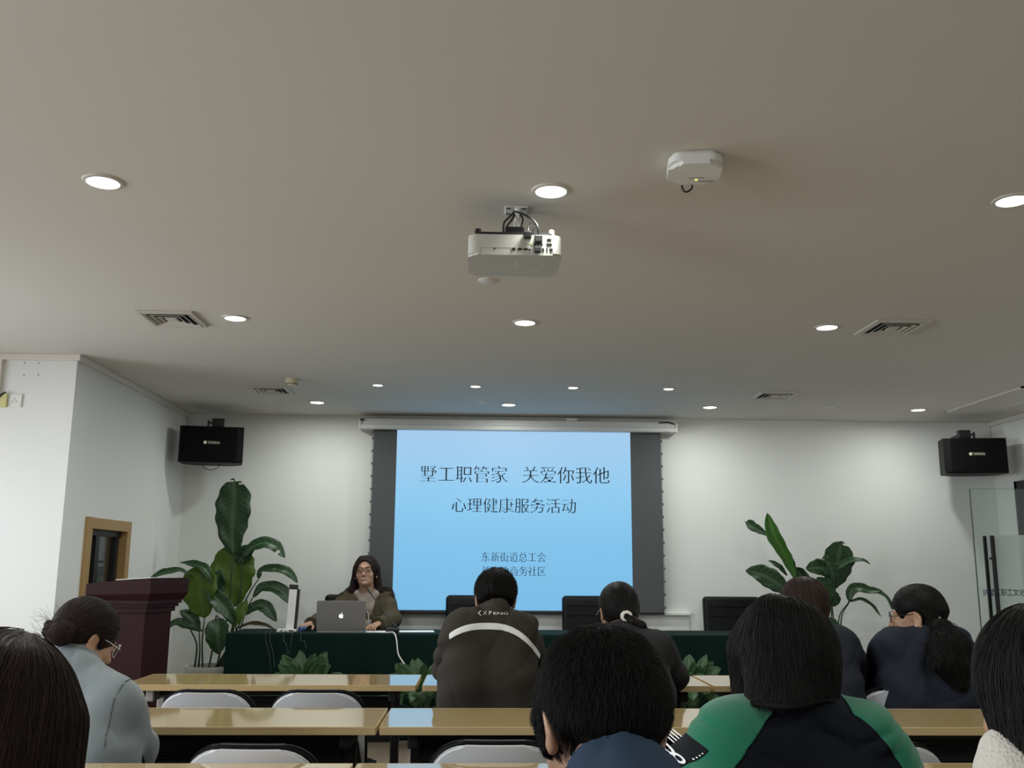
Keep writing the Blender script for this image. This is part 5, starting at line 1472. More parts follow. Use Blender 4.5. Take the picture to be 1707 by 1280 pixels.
        for q in 'LR':
            d2 = s.J['W' + q] - s.J['E' + q]; d2 = d2 / np.linalg.norm(d2)
            if parts != 'body':
                sl = g.sub(s.J['W' + q] - 0.07, s.J['W' + q] + 0.07, 0.0)
                if sl is not None:
                    X, Y, Z = g.pts(sl); w = s.J['W' + q] - d2 * 0.012; pl = (X - w[0]) * d2[0] + (Y - w[1]) * d2[1] + (Z - w[2]) * d2[2]
                    g.D[sl] = np.maximum(g.D[sl], pl)
        s.jf = g
        P, F = g.smooth_mesh(1)
        return np_mesh(name, P, F, m, s.body), g

    def hairfield(s, h=0.004, lo=(-0.16, -0.2, -0.22), hi=(0.16, 0.16, 0.16)):
        c = np.array([s.L(x, y, z) for x in (lo[0], hi[0]) for y in (lo[1], hi[1]) for z in (lo[2], hi[2])])
        return Field(c.min(0), c.max(0), h)

    def cap(s, g, grow=0.010, face=True, k=0.012, nape=None, back=0.0, side=None):
        sc = s.sc; e = lambda c, r, kk=k, op='u': g.ell(s.L(*c), [q * sc for q in r], s.R, kk, op)
        e((0, -0.014, 0.030), (0.075 + grow, 0.094 + grow, 0.083 + grow)); e((0, -0.040 - back, -0.012), (0.066 + grow * 0.8, 0.060 + grow, 0.055 + grow * .6), 0.03)

    def face_cut(s, g, k=0.010, y=0.108, ry=0.060, rx=0.066, z=-0.035, rz=0.085):
        sc = s.sc; g.ell(s.L(0, y, z), [rx * sc, ry * sc, rz * sc], s.R, k, 's')

    def put_hair(s, g, m, name='hair', it=1):
        P, F = g.smooth_mesh(it); o = np_mesh(name, P, F, m, s.body); s.hair = o; return o, P

    def cull(s, P, keep):
        loc = (P - s.hc) @ s.R / s.sc; return P[keep(loc)]


def pick(P, n, seed):
    rg = np.random.RandomState(seed); return P[rg.randint(0, len(P), n)] + rg.normal(0, 0.0015, (n, 3))
# ================================================================== PEOPLE
def arr(v): return np.array(v, float)
def down_flow(s, out=0.0, crown=(0, -0.03, 0.11), back=0.0):
    c = s.L(*crown)
    def fl(p, t):
        d = p - c; d = d / (np.linalg.norm(d, axis=1, keepdims=True) + 1e-6)
        return d * max(0.15, 0.9 - t) + np.array((0, 0, -1.0)) * (0.5 + t) + s.fw * -back
    return fl

# ---- 1  man in the brown jacket with the reflective stripe
J = dict(C7=at(827, 1022, 4.00), SL=at(766, 1052, 3.93), SR=at(868, 1056, 3.95), PEL=(at(812, 1100, 3.86).x, 3.86, 0.565), EL=at(748, 1112, 4.14), ER=at(896, 1108, 4.18), WL=at(790, 1104, 4.37), WR=at(868, 1102, 4.38))
f1 = Figure('person from behind in dark brown jacket with a white reflective stripe', J, (at(826, 998, 4.09), (2, 24, 2), 0.98), bulk=1.02)
brown = fabric('brown_jacket', (0.038, 0.032, 0.028))
jk, g = f1.jacket('jacket', brown, 0.016, 0.006, 5, ch=0.022, cr=0.060)
# stripe across the upper back, slightly proud of the cloth
c0 = arr(at(815, 1046, 3.85))
def vs(P):
    zc = c0[2] + 0.004 - 9.0 * np.abs(P[:, 0] - c0[0] + 0.01) ** 2.8
    return np.maximum.reduce([np.abs(P[:, 2] - zc) - 0.012, P[:, 1] - c0[1] - 0.10, np.abs(P[:, 0] - f1.J['C7'][0]) - 0.185])
patch('reflective_stripe', g, vs, mat('stripe_white', (0.72, 0.74, 0.74), 0.5), jk)
# collar lettering wrapped on the back of the collar
def wrap_text(lines, field, cx, cy, cz, m, parent, name, scale=1.0, tilt=0.0):
    bm = letters(lines, 0.0)
    P = np.array([(v.co.x * scale, 0, v.co.z * scale) for v in bm.verts])
    ct, st = math.cos(tilt), math.sin(tilt)
    P = np.stack([P[:, 0] * ct - P[:, 2] * st + cx, np.full(len(P), cy), P[:, 0] * st + P[:, 2] * ct + cz], 1)
    for _ in range(60):
        d = field.sample(P); P[:, 1] += np.clip(d - 0.003, -0.01, 0.01)
    for v, p in zip(bm.verts, P): v.co = V(p)
    me = bpy.data.meshes.new(name); bm.to_mesh(me); bm.free(); return link_mesh(name, me, m, parent, smooth=False)
q0 = at(797, 1021, 3.93); q1 = at(850, 1022, 3.93); sc_ = (q1.x - q0.x)
pt = mat('print_white', (0.75, 0.75, 0.74), 0.5)
wrap_text([('<', 0, 0, sc_ * .09, sc_ * .17), ('X P', sc_ * .15, 0, sc_ * .27, sc_ * .11), ('ENG', sc_ * .48, -0.001, sc_ * .46, sc_ * .075)], g, q0.x, q0.y - 0.10, q0.z, pt, jk, 'collar_lettering')
hf = f1.hairfield(0.004); f1.cap(hf, 0.012); f1.face_cut(hf); hf.cut(f1.L(0, 0, -0.052), f1.R @ arr((0, -0.25, -1)), 0.01)
for x in (-1, 1): hf.ell(f1.L(x * 0.092, -0.012, -0.022), (0.034, 0.036, 0.042), f1.R, 0.008, 's')
o, P = f1.put_hair(hf, HB)
hair_strands(hf, f1.cull(pick(P, 4500, 1), lambda l: ~((np.abs(l[:, 0]) > 0.055) & (l[:, 2] < 0.025) & (l[:, 1] > -0.05))), down_flow(f1), 0.030, 6, (-0.002, 0.002), 0.0008, HB, o, lift=0.008, seed=1)

# ---- 2  woman with a low tail and white tie
J = dict(C7=at(1040, 1060, 3.99), SL=at(985, 1078, 3.93), SR=at(1092, 1080, 3.95), PEL=(at(1050, 1100, 3.86).x, 3.86, 0.545), EL=at(968, 1122, 4.16), ER=at(1122, 1126, 4.15), WL=at(1000, 1106, 4.37), WR=at(1080, 1106, 4.38))
f2 = Figure('person from behind in charcoal jacket with a white hair tie', J, (at(1031, 1018, 4.10), (8, 15, 0), 0.96), bulk=0.95, female=True)
char = fabric('charcoal_jacket', (0.028, 0.027, 0.029))
jk, g = f2.jacket('jacket', char, 0.018, 0.005, 9)
hf = f2.hairfield(0.004, (-.16, -.22, -.26)); f2.cap(hf, 0.010); f2.face_cut(hf); hf.cut(f2.L(0, 0, -0.068), f2.R @ arr((0, -0.2, -1)), 0.01)
tie = arr(at(1044, 1027, 3.97))
tl = [tie, arr(at(1056, 1036, 3.96)), arr(at(1070, 1042, 3.95)), arr(at(1077, 1050, 3.955))]
hf.cone(f2.L(0.01, -0.09, -0.03), tie, 0.035, 0.014, 0.02)
for a, b, r0, r1 in ((0, 1, .014, .020), (1, 2, .020, .017), (2, 3, .017, .010)): hf.cone(tl[a], tl[b], r0, r1, 0.008)
o, P = f2.put_hair(hf, HB)
tf = lambda p, t: (tie - p) / (np.linalg.norm(tie - p, axis=1, keepdims=True) + 1e-6)
hair_strands(hf, f2.cull(pick(P, 2500, 2), lambda l: l[:, 2] > -0.05), tf, 0.07, 7, (-0.002, 0.001), 0.0007, HB, o, seed=2, jitter=0.12)
sg = Field(tie - 0.05, tie + 0.05, 0.003)
for k in range(9):
    a = k / 9 * 6.28; sg.ell(tie + arr((math.cos(a) * 0.017, -0.004, math.sin(a) * 0.015)), (0.009, 0.009, 0.009), None, 0.004)
np_mesh('scrunchie', *sg.smooth_mesh(1), mat('scrunchie_white', (0.78, 0.76, 0.72), 0.7), o)
b = MB(); e0 = f2.L(-0.078, -0.015, 0.004); b.tube([f2.L(-0.082, -0.02, 0.0), f2.L(-0.080, 0.04, 0.006), f2.L(-0.074, 0.10, 0.004)], 0.0018, 6); b.build('glasses_temple', M['steel'], f2.body)

# ---- 3  woman with straight brown hair
J = dict(C7=at(1345, 1058, 3.96), SL=at(1298, 1082, 3.92), SR=at(1402, 1078, 3.92), PEL=(at(1362, 1100, 3.85).x, 3.85, 0.545), EL=at(1290, 1130, 4.10), ER=at(1434, 1130, 4.10), WL=at(1310, 1108, 4.36), WR=at(1400, 1108, 4.36))
f3 = Figure('person from behind with straight brown hair to the collar, navy jacket', J, (at(1338, 1013, 4.04), (10, 8, 0), 1.0), bulk=0.97, female=True)
navy = fabric('navy_jacket', (0.020, 0.022, 0.030))
jk, g = f3.jacket('jacket', navy, 0.018, 0.005, 12)
hf = f3.hairfield(0.004, (-.16, -.2, -.24)); f3.cap(hf, 0.014)
hf.cone(f3.L(0, -0.045, 0.02), arr(at(1340, 1040, 3.97)), 0.085, 0.085, 0.03, flat=(f3.fw, 0.75))
for x in (-1, 1): hf.cone(f3.L(x * 0.06, -0.01, 0.02), f3.L(x * 0.068, -0.01, -0.10), 0.032, 0.026, 0.03)
f3.face_cut(hf); hf.cut(at(1340, 1048, 3.97), (0, 0.0, -1), 0.006)
o, P = f3.put_hair(hf, HBR)
hair_strands(hf, pick(P, 5000, 3), down_flow(f3), 0.11, 8, (-0.003, 0.0015), 0.0009, HBR, o, seed=3, jitter=0.10)

# ---- 4  woman with the long ponytail, face turned to the left
J = dict(C7=at(1540, 1064, 3.94), SL=at(1484, 1084, 3.93), SR=at(1594, 1084, 3.88), PEL=(at(1542, 1100, 3.85).x, 3.85, 0.545), EL=at(1466, 1120, 4.12), ER=at(1612, 1124, 4.05), WL=at(1486, 1108, 4.36), WR=at(1580, 1108, 4.34))
f4 = Figure('person in navy blazer, face turned left, long dark ponytail with pink beads', J, (at(1527, 1026, 3.98), (60, 4, 0), 0.97), bulk=1.0, female=True)
jk, g = f4.jacket('jacket', fabric('navy_blazer', (0.017, 0.020, 0.030)), 0.022, 0.005, 15, ch=0.03)
hf = f4.hairfield(0.004, (-.2, -.24, -.2)); f4.cap(hf, 0.013); hf.ell(f4.L(0.0, -0.02, 0.055), (0.085, 0.09, 0.07), f4.R, 0.02)
f4.face_cut(hf, y=0.104, ry=0.078); hf.ell(f4.L(-0.088, 0.012, -0.022), (0.034, 0.056, 0.044), f4.R, 0.008, 's'); hf.cut(f4.L(0, 0, -0.062), f4.R @ arr((0, -0.3, -1)), 0.01)
tie = arr(at(1558, 1036, 3.94)); hf.cone(f4.L(0, -0.07, 0.01), tie, 0.055, 0.022, 0.03)
o, P = f4.put_hair(hf, HB)
tf = lambda p, t: (tie - p) / (np.linalg.norm(tie - p, axis=1, keepdims=True) + 1e-6)
hair_strands(hf, f4.cull(pick(P, 3500, 4), lambda l: ~((l[:, 0] < -0.045) & (l[:, 2] < 0.03) & (l[:, 1] > -0.03))), tf, 0.06, 7, (-0.002, 0.001), 0.0007, HB, o, seed=4, jitter=0.12)
pf = Field(arr(at(1535, 1150, 3.66)) - (0.06, 0.0, 0.03), arr(at(1625, 1025, 3.98)) + (0.03, 0.03, 0.03), 0.0045)
pl = [tie + arr((0, -0.03, -0.005)), arr(at(1572, 1052, 3.80)), arr(at(1582, 1078, 3.765)), arr(at(1582, 1106, 3.745)), arr(at(1594, 1138, 3.74))]
for a, (r0, r1) in enumerate(((.016, .036), (.036, .064), (.064, .058), (.058, .014))): pf.cone(pl[a], pl[a + 1], r0, r1, 0.02, flat=((0, 1, 0), 0.6))
pf.wrinkle(0.010, 31, 1.0, 0.2)
P2, F2 = pf.smooth_mesh(1); tail = np_mesh('ponytail', P2, F2, HB, f4.body)
fl = lambda p, t: np.array((0.10, 0, -1.0)) + 0.35 * np.stack([np.sin(p[:, 2] * 90 + p[:, 0] * 60), 0 * p[:, 0], 0 * p[:, 0]], 1)
hair_strands(pf, pick(P2, 3500, 5), fl, 0.12, 12, (-0.002, 0.006), 0.0010, HB, tail, seed=5, jitter=0.4, lift=0.022)
b = MB()
for dx, dz in ((-0.006, 0.010), (0.008, -0.006)):
    q = tie + arr((dx, -0.050, dz + 0.006)); bmesh.ops.create_uvsphere(b.bm, u_segments=14, v_segments=10, radius=0.009, matrix=Matrix.Translation(V(q)))
b.build('hair_bead', M['pink'], o, smooth=True)
def glasses(f, parent, metal, r=0.021, temples=(-1, 1), half=False):
    b = MB()
    for x in (-1, 1):
        pts = [f.L(x * 0.031 + r * math.cos(a) * 1.1, 0.104 - 0.012 * abs(math.cos(a)) * (1 if math.cos(a) * x > 0 else 0), 0.000 + r * math.sin(a)) for a in [2 * math.pi * k / 20 for k in range(21)]]
        b.tube(pts, (0.0022 if r > 0.022 else 0.0014) * f.sc, 6, cap=False)
        b.tube([f.L(x * 0.054, 0.098, 0.004), f.L(x * 0.076, 0.05, 0.006), f.L(x * 0.080, -0.012, 0.010)], 0.0014 * f.sc, 6)
    b.tube([f.L(-0.008, 0.107, 0.002), f.L(0, 0.110, 0.005), f.L(0.008, 0.107, 0.002)], 0.0014 * f.sc, 6)
    return b.build('glasses', metal, parent, smooth=True)
glasses(f4, f4.body, M['darkmetal'])
b = MB(); bmesh.ops.create_uvsphere(b.bm, u_segments=10, v_segments=8, radius=0.005, matrix=Matrix.Translation(V(f4.L(-0.088, -0.01, -0.045)))); b.build('earring', M['black'], f4.body)

# ---- 5  woman in grey fleece, second row, turned to the right
J = dict(C7=at(126, 1112, 2.90), SL=at(58, 1182, 2.90), SR=at(192, 1184, 2.82), PEL=(at(125, 1200, 2.76).x, 2.76, 0.545), EL=at(40, 1240, 3.02), ER=at(222, 1250, 2.98), WL=at(110, 1215, 3.24), WR=at(190, 1218, 3.26))
f5 = Figure('person in grey fleece with dark hair in a bun, head bent to the right', J, (at(143, 1063, 2.97), (-42, 26, 0), 0.93), yaw=R_(-12), female=True)
fle = fabric('grey_fleece', (0.185, 0.215, 0.235), 0.95, 0.4, (420, 0.5, 0.003))
jk, g = f5.jacket('fleece_top', fle, 0.020, 0.005, 22, ch=0.070, cr=0.062)
hf = f5.hairfield(0.0035, (-.17, -.24, -.2)); f5.cap(hf, 0.011); f5.face_cut(hf, y=.112, ry=.062); hf.cut(f5.L(0, 0, -0.060), f5.R @ arr((0, -0.35, -1)), 0.012)
hf.ell(f5.L(0.088, 0.0, -0.032), (0.028, 0.034, 0.036), f5.R, 0.010, 's')
bun = arr(at(103, 1056, 2.855)); hf.ell(bun, (0.034, 0.034, 0.034), None, 0.012); hf.cone(bun, arr(at(82, 1052, 2.86)), 0.032, 0.020, 0.008, flat=((0, 0, 1), 0.75)); hf.cone(bun, arr(at(80, 1041, 2.87)), 0.022, 0.012, 0.006); hf.cone(bun, arr(at(84, 1064, 2.86)), 0.024, 0.012, 0.006)
X, Y, Z = hf.pts((slice(None),) * 3)
o, P = f5.put_hair(hf, HDB)
tf = lambda p, t: (bun - p) / (np.linalg.norm(bun - p, axis=1, keepdims=True) + 1e-6) + arr((0, 0, 0.15))
hair_strands(hf, pick(P, 6000, 6), tf, 0.06, 8, (-0.0025, 0.0015), 0.0006, HDB, o, seed=6, jitter=0.16)
rg = np.random.RandomState(3); fly = pick(P[np.linalg.norm(P - bun, axis=1) < 0.05], 60, 8)
hair_strands(hf, fly, lambda p, t: arr((-0.7, 0, 0.6)), 0.05, 7, (0.0, 0.004), 0.0004, HDB, o, name='loose_hair', seed=9, lift=0.05, jitter=0.5)
glasses(f5, f5.body, M['steel'])

sm0, sm1 = arr(at(212, 1128, 2.80)), arr(at(188, 1250, 2.75))
def vseam(P):
    d = sm1 - sm0; u = (P - sm0) @ d / (d @ d); x = P[:, 0] - (sm0[0] + d[0] * u) + 0.012 * np.sin(np.clip(u, 0, 1) * 3.14)
    return np.maximum.reduce([np.abs(x) - 0.0022, np.abs(u - 0.5) - 0.5, P[:, 1] - 2.9])
patch('sleeve_seam', g, vseam, mat('seam_grey', (0.09, 0.105, 0.115), 0.95), jk, 0.0004, 0.0008)

# ---- 6  woman in green and black raglan sweatshirt, third row
J = dict(C7=at(1334, 1180, 1.86), SL=at(1222, 1258, 1.83), SR=at(1447, 1262, 1.83), PEL=(at(1318, 1250, 1.72).x, 1.74, 0.545), EL=at(1146, 1318, 1.98), ER=at(1492, 1335, 1.96), WL=at(1215, 1310, 2.24), WR=at(1400, 1310, 2.25))
f6 = Figure('person with black bob hair in green and black raglan sweatshirt', J, (at(1306, 1102, 1.92), (4, 16, 0), 0.98), female=True, bulk=1.02)
blk = fabric('black_sweat', (0.006, 0.007, 0.011)); grn = fabric('green_fleece', (0.014, 0.150, 0.085), 0.95, 0.3, (400, 0.4, 0.002))
gs = Field(f6.lo, f6.hi, f6.h); f6.torso(gs, 0.022, 0.05, 0.010, sleeves=True, body=True, cuff=0.12)
nk = f6.L(0, -0.020, -0.062); d_ = nk - f6.J['C7']; d_ /= np.linalg.norm(d_)
gs.wrinkle(0.005, 44, 0.9).crease(0.009, 45, 0.9)
gs.cone(f6.J['C7'] - d_ * 0.01, nk + d_ * 0.03, 0.060, 0.058, 0.006, op='s')
# raglan seam: a curve from the neck to the armpit divides sleeves and body
c7 = f6.J['C7']; xm = c7[0] - 0.006
def vrag(P):
    dz = np.clip(c7[2] + 0.0 - P[:, 2], 0, 1); half = 0.070 + 0.092 * np.clip(dz / 0.13, 0, 1) ** 0.7 + 0.02 * np.clip((dz - 0.13) / 0.2, 0, 1)
    half = half + np.where(P[:, 0] < xm, 0.042 * np.clip(dz / 0.16, 0, 1), 0.004)
    return np.abs(P[:, 0] - xm) - half
P_, F_ = gs.smooth_mesh(1)
jk = poly_mesh('sweatshirt_body', *clip_mesh(P_, F_, vrag(P_)), blk, f6.body)
P_ = P_ + gs.grad(P_.astype(np.float64)) * 0.001
sl_ = poly_mesh('sleeves', *clip_mesh(P_, F_, -vrag(P_)), grn, jk, 0.001)
# black strip with white print on the left sleeve
u0, u1 = arr(at(1146, 1230, 1.85)), arr(at(1110, 1286, 1.85)); dv = u1 - u0; ln_ = np.linalg.norm(dv); dv /= ln_
def vstrip(P):
    al = (P[:, 0] - u0[0]) * dv[0] + (P[:, 2] - u0[2]) * dv[2]; ac = (P[:, 0] - u0[0]) * -dv[2] + (P[:, 2] - u0[2]) * dv[0]
    return np.maximum.reduce([np.abs(al - ln_ / 2) - ln_ / 2 - 0.006, np.abs(ac + 0.002) - 0.019, P[:, 1] - 2.05])
strip = patch('sleeve_strip', gs, vstrip, mat('strip_black', (0.008, 0.009, 0.011), 0.8, spec=0.1), sl_, 0.0022, 0.001)
g3 = gs; gs.D = gs.D - 0.003
tl_ = math.atan2(dv[2], dv[0])
wrap_text([('P', 0.052, 0, 0.016, 0.024), ('8', 0.032, 0, 0.014, 0.026), ('IIII', 0.004, 0, 0.020, 0.026)], g3, u0[0], u0[1] - 0.14, u0[2], mat('strip_print', (0.78, 0.78, 0.80), 0.6), strip, 'strip_print', 1.0, tl_)
hf = f6.hairfield(0.0032, (-.18, -.22, -.26), (.18, .17, .17)); f6.cap(hf, 0.014, back=0.012)
nb = arr(at(1312, 1150, 1.80)); hf.cone(f6.L(0, -0.05, 0.01), nb - arr((0, 0, 0.09)), 0.090, 0.080, 0.03, flat=(f6.fw, 0.75))
for x in (-1, 1): hf.cone(f6.L(x * 0.062, 0.0, 0.02), arr((f6.hc[0] + x * 0.072, f6.hc[1] + 0.01, nb[2] - 0.07)), 0.038, 0.034, 0.03)
f6.face_cut(hf); hf.cut(nb - arr((0, 0, 0.018)), (0.05, -0.1, -1), 0.010); hf.wrinkle(0.003, 61, 1.2, 0.0)
o, P = f6.put_hair(hf, HB)
hair_strands(hf, pick(P, 14000, 10), down_flow(f6, crown=(0.0, -0.02, 0.125)), 0.13, 10, (-0.003, 0.002), 0.00045, HB, o, seed=10, jitter=0.10, lift=0.002)

# ---- 7  bowed man in the navy jacket, nearest row
cx = at(1036, 1225, 1.14).x
J = dict(C7=(cx + 0.005, 1.115, 0.950), SL=(cx - 0.175, 1.10, 0.880), SR=(cx + 0.175, 1.07, 0.870), PEL=(cx, 0.95, 0.545), EL=(cx - 0.24, 1.27, 0.70), ER=(cx + 0.25, 1.25, 0.69), WL=(cx - 0.08, 1.43, 0.79), WR=(cx + 0.10, 1.43, 0.79))
f7 = Figure('person seen closest from behind, short black hair, head bowed, navy collar', J, (at(1000, 1204, 1.275), (15, 30, 2), 0.93), h=0.0042)
jk, g = f7.jacket('jacket', fabric('navy_cotton', (0.028, 0.048, 0.085), 0.85, 0.0, (300, 0.35, 0.002)), 0.020, 0.003, 71, ch=0.070, cr=0.078)
hf = f7.hairfield(0.003); f7.cap(hf, 0.010); f7.face_cut(hf); hf.cut(f7.L(0, 0, -0.064), f7.R @ arr((0, -0.05, -1)), 0.012)
for x in (-1, 1):
    hf.ell(f7.L(x * 0.090, -0.014, -0.026), (0.034, 0.026, 0.036), f7.R, 0.008, 's'); hf.cone(f7.L(x * 0.070, 0.036, 0.02), f7.L(x * 0.066, 0.036, -0.020), 0.012, 0.007, 0.008)
hf.wrinkle(0.002, 73, 1.3, 0.0)
for x in (-1, 1): hf.ell(f7.L(x * 0.074, -0.050, -0.068), (0.032, 0.030, 0.034), f7.R, 0.008, 's')
o, P = f7.put_hair(hf, HB)
hair_strands(hf, f7.cull(pick(P, 22000, 11), lambda l: (l[:, 2] > -0.040) & ~((np.abs(l[:, 0]) > 0.044) & (l[:, 2] < -0.008) & (l[:, 1] < 0.03))), down_flow(f7, crown=(0.02, -0.035, 0.115)), 0.040, 8, (-0.003, 0.002), 0.00036, HB, o, seed=11, jitter=0.30, lift=0.007, var=0.5)

# ---- 8  long haired woman at the left edge
hc8 = at(-6, 1240, 1.19); cx = hc8.x
J = dict(C7=(cx, 1.11, 0.935), SL=(cx - 0.165, 1.10, 0.875), SR=(cx + 0.165, 1.10, 0.875), PEL=(cx, 0.98, 0.545), EL=(cx - 0.23, 1.24, 0.70), ER=(cx + 0.22, 1.24, 0.70), WL=(cx - 0.1, 1.42, 0.79), WR=(cx + 0.1, 1.42, 0.79))
f8 = Figure('person with long straight dark brown hair at the left edge, nearest row', J, (hc8, (-4, 6, 0), 1.0), female=True)
jk, g = f8.jacket('jacket', fabric('dark_coat', (0.016, 0.015, 0.017)), 0.018, 0.004, 81)
hf = f8.hairfield(0.0035, (-.2, -.22, -.40), (.2, .17, .17)); f8.cap(hf, 0.014)
nb = arr((cx, 1.085, 0.86)); hf.cone(f8.L(0, -0.045, 0.02), nb, 0.088, 0.098, 0.03, flat=(f8.fw, 0.8))
for x in (-1, 1): hf.cone(f8.L(x * 0.066, -0.005, 0.02), (cx + x * 0.088, 1.14, 0.84), 0.034, 0.036, 0.03)
f8.face_cut(hf); hf.wrinkle(0.003, 83, 1.0, 0.0); hf.cut((cx, 1.1, 0.82), (0, 0, -1), 0.01)
HL8 = hairmat('hair_chestnut', (0.020, 0.011, 0.009))
o, P = f8.put_hair(hf, HL8)
hair_strands(hf, pick(P, 14000, 12), down_flow(f8, crown=(0.02, 0.0, 0.12)), 0.16, 10, (-0.003, 0.002), 0.00035, HL8, o, seed=12, jitter=0.07)

# ---- 9  woman at the right edge, fluffy white collar
hc9 = at(1763, 1172, 1.20); cx = hc9.x
J = dict(C7=(cx, 1.12, 0.965), SL=(cx - 0.150, 1.11, 0.865), SR=(cx + 0.150, 1.11, 0.865), PEL=(cx, 0.98, 0.545), EL=(cx - 0.19, 1.26, 0.70), ER=(cx + 0.22, 1.26, 0.70), WL=(cx - 0.1, 1.44, 0.79), WR=(cx + 0.1, 1.44, 0.79))
f9 = Figure('person with long dark hair and fluffy white collar at the right edge', J, (hc9, (6, 8, 0), 1.0), female=True)
fl9 = fabric('white_fleece', (0.72, 0.69, 0.64), 0.95, 0.3, (260, 0.8, 0.005))
def hood(gf):
    a = arr((cx, 1.12, 1.0))
    q1, q2 = arr(at(1672, 1246, 1.17)), arr(at(1690, 1304, 1.15))
    gf.cone(q1, q2, 0.024, 0.032, 0.03); gf.cone((2 * cx - q1[0], q1[1], q1[2]), (2 * cx - q2[0], q2[1], q2[2]), 0.026, 0.036, 0.03); gf.cone(q2, a + (0, -0.03, -0.05), 0.036, 0.04, 0.03)
jk, g = f9.jacket('fleece_jacket', fl9, 0.024, 0.006, 91, extra=hood, collar=False)
hf = f9.hairfield(0.0035, (-.2, -.22, -.42), (.2, .17, .17)); f9.cap(hf, 0.013)
nb = arr((cx, 1.07, 0.88)); hf.cone(f9.L(0, -0.05, 0.02), nb, 0.085, 0.080, 0.03, flat=(f9.fw, 0.8))
for x in (-1, 1): hf.cone(f9.L(x * 0.062, -0.01, 0.02), (cx + x * 0.065, 1.10, 0.88), 0.034, 0.034, 0.03)
f9.face_cut(hf); hf.wrinkle(0.003, 93, 1.0, 0.0); hf.cut((cx, 1.1, 0.86), (0, 0, -1), 0.01)
o, P = f9.put_hair(hf, HB)
hair_strands(hf, pick(P, 12000, 13), down_flow(f9, crown=(0.0, 0.0, 0.12)), 0.15, 10, (-0.003, 0.002), 0.00035, HB, o, seed=13, jitter=0.08)

# ---- 10  the speaker behind the podium, facing the room
J = dict(C7=at(613, 991, 8.10), SL=at(645, 1006, 8.08), SR=at(579, 1004, 8.08), PEL=(at(611, 1000, 8.05).x, 8.06, 0.585), EL=at(654, 1032, 7.93), ER=at(543, 1033, 7.90), WL=at(630, 1040, 7.66), WR=at(516, 1040, 7.64))
f10 = Figure('person with glasses and long dark hair speaking behind the laptop, olive jacket', J, (at(610, 954, 8.02), (177, -10, 3), 1.12), yaw=math.pi, female=True, curl=0.45, h=0.005)
oli = fabric('olive_jacket', (0.075, 0.062, 0.040))
jk, g = f10.jacket('jacket', oli, 0.026, 0.008, 101, collar=False)
hood_c = fabric('greige_hoodie', (0.33, 0.28, 0.25))
g4 = Field(f10.lo, f10.hi, f10.h); f10.torso(g4, 0.030, 0.05, sleeves=False); g4.wrinkle(0.004, 102)
X, Y, Z = g4.pts((slice(None),) * 3); c7 = f10.J['C7']
g4.D = np.maximum(g4.D, np.abs(X - c7[0] - 0.012) - (0.040 + 0.20 * np.clip(Z - (c7[2] - 0.16), 0, 0.16))); g4.D = np.maximum(g4.D, Y - c7[1] + 0.02)
fr = c7 + arr((0.0, -0.105, -0.115))
for x in (-1, 1):
    g4.cone(c7 + arr((x * 0.068, 0.0, 0.025)), c7 + arr((x * 0.072, -0.085, 0.008)), 0.030, 0.030, 0.02); g4.cone(c7 + arr((x * 0.072, -0.085, 0.008)), fr + arr((0, -0.012, 0)), 0.030, 0.020, 0.008)
np_mesh('hoodie', *g4.smooth_mesh(1), hood_c, f10.body)
b = MB()
for x in (-0.035, 0.028): b.tube(catmull([fr + arr((x * 0.4, -0.018, 0.02)), fr + arr((x, -0.04, -0.06)), fr + arr((x * 1.1, -0.05, -0.15))], 5), 0.0045, 6)
b.build('drawstring', mat('string', (0.62, 0.56, 0.52), 0.8), jk, smooth=True)
# fur edging of the jacket hood lying on the shoulders
g5 = Field(c7 - arr((0.3, 0.25, 0.2)), c7 + arr((0.3, 0.25, 0.2)), 0.006)
for x in (-1, 1):
    g5.cone(c7 + arr((0, 0.10, 0.0)), c7 + arr((x * 0.14, 0.05, 0.015)), 0.038, 0.036, 0.02); g5.cone(c7 + arr((x * 0.14, 0.05, 0.015)), c7 + arr((x * 0.19, -0.045, -0.015)), 0.036, 0.026, 0.02)
g5.wrinkle(0.012, 7, 1.4)
P2, F2 = g5.smooth_mesh(1); fur = np_mesh('fur_trim', P2, F2, mat('fur_brown', (0.035, 0.022, 0.018), 0.9), jk)
hair_strands(g5, pick(P2, 2500, 15), lambda p, t: p - c7, 0.03, 4, (0, 0.004), 0.0012, fur.data.materials[0], fur, name='fur_fibres', lift=0.018, jitter=0.8, seed=15)
hf = f10.hairfield(0.004, (-.2, -.2, -.30), (.2, .17, .17)); f10.cap(hf, 0.014)
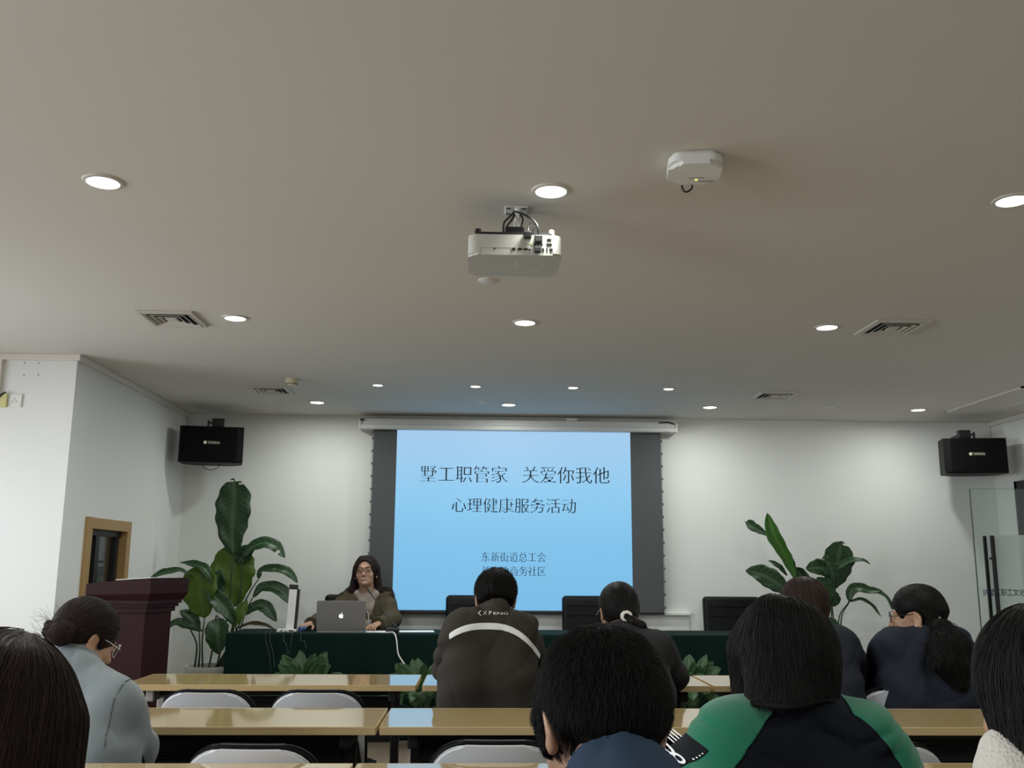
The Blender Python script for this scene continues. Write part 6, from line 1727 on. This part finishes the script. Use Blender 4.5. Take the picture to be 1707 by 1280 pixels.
for x in (-1, 1):
    e1 = f10.hc + arr((x * 0.112, 0.03, -0.15)); hf.cone(f10.L(-x * 0.070, -0.020, 0.03), e1, 0.026, 0.028, 0.03)
    hf.cone(e1, e1 + arr((x * 0.05, -0.01, -0.05)), 0.030, 0.012, 0.02)
    hf.cone(f10.L(-x * 0.03, 0.035, 0.100), f10.L(-x * 0.080, 0.025, 0.02), 0.016, 0.012, 0.015)
hf.cone(f10.L(0, -0.06, 0.02), f10.hc + arr((0, 0.09, -0.17)), 0.08, 0.08, 0.03, flat=((0, 1, 0), 0.7))
f10.face_cut(hf, y=0.100, ry=0.075, rx=0.073, z=-0.022, rz=0.100); hf.ell(f10.L(0, 0.06, -0.12), (0.05, 0.08, 0.06), f10.R, 0.01, 's')
o, P = f10.put_hair(hf, HDB)
hair_strands(hf, pick(P, 3500, 16), down_flow(f10, crown=(0.0, 0.02, 0.12)), 0.10, 8, (-0.002, 0.002), 0.001, HDB, o, seed=16, jitter=0.12)
glasses(f10, f10.body, M['darkmetal'], 0.023)
dark = mat('eye_dark', (0.012, 0.009, 0.008), 0.3)
for x in (-1, 1):
    g6 = Field(f10.L(x * 0.031, 0.09, 0.0) - 0.04, f10.L(x * 0.031, 0.09, 0.0) + 0.04, 0.002)
    g6.ell(f10.L(x * 0.031, 0.0885, -0.001), (0.0125 * f10.sc, 0.006, 0.0045 * f10.sc), f10.R, 0.0); np_mesh('eye', *g6.smooth_mesh(1), dark, f10.body)
    b = MB(); b.tube([f10.L(x * 0.016, 0.095, 0.021), f10.L(x * 0.030, 0.094, 0.026), f10.L(x * 0.046, 0.084, 0.022)], [0.003, 0.0035, 0.002], 6); b.build('eyebrow', dark, f10.body, smooth=True)
g6 = Field(f10.L(0, 0.09, -0.06) - 0.05, f10.L(0, 0.09, -0.06) + 0.05, 0.002)
g6.ell(f10.L(0, 0.0945, -0.0545), (0.024, 0.007, 0.0045), f10.R, 0.002); g6.ell(f10.L(0, 0.0925, -0.068), (0.021, 0.007, 0.0055), f10.R, 0.002)
np_mesh('lips', *g6.smooth_mesh(1), mat('lips', (0.34, 0.12, 0.10), 0.4), f10.body)
b = MB(); q = f10.L(0, 0.0975, -0.0610); b.box(q, (0.030, 0.004, 0.006), Matrix(f10.R.tolist())); b.build('teeth', mat('teeth', (0.75, 0.72, 0.66), 0.3), f10.body)
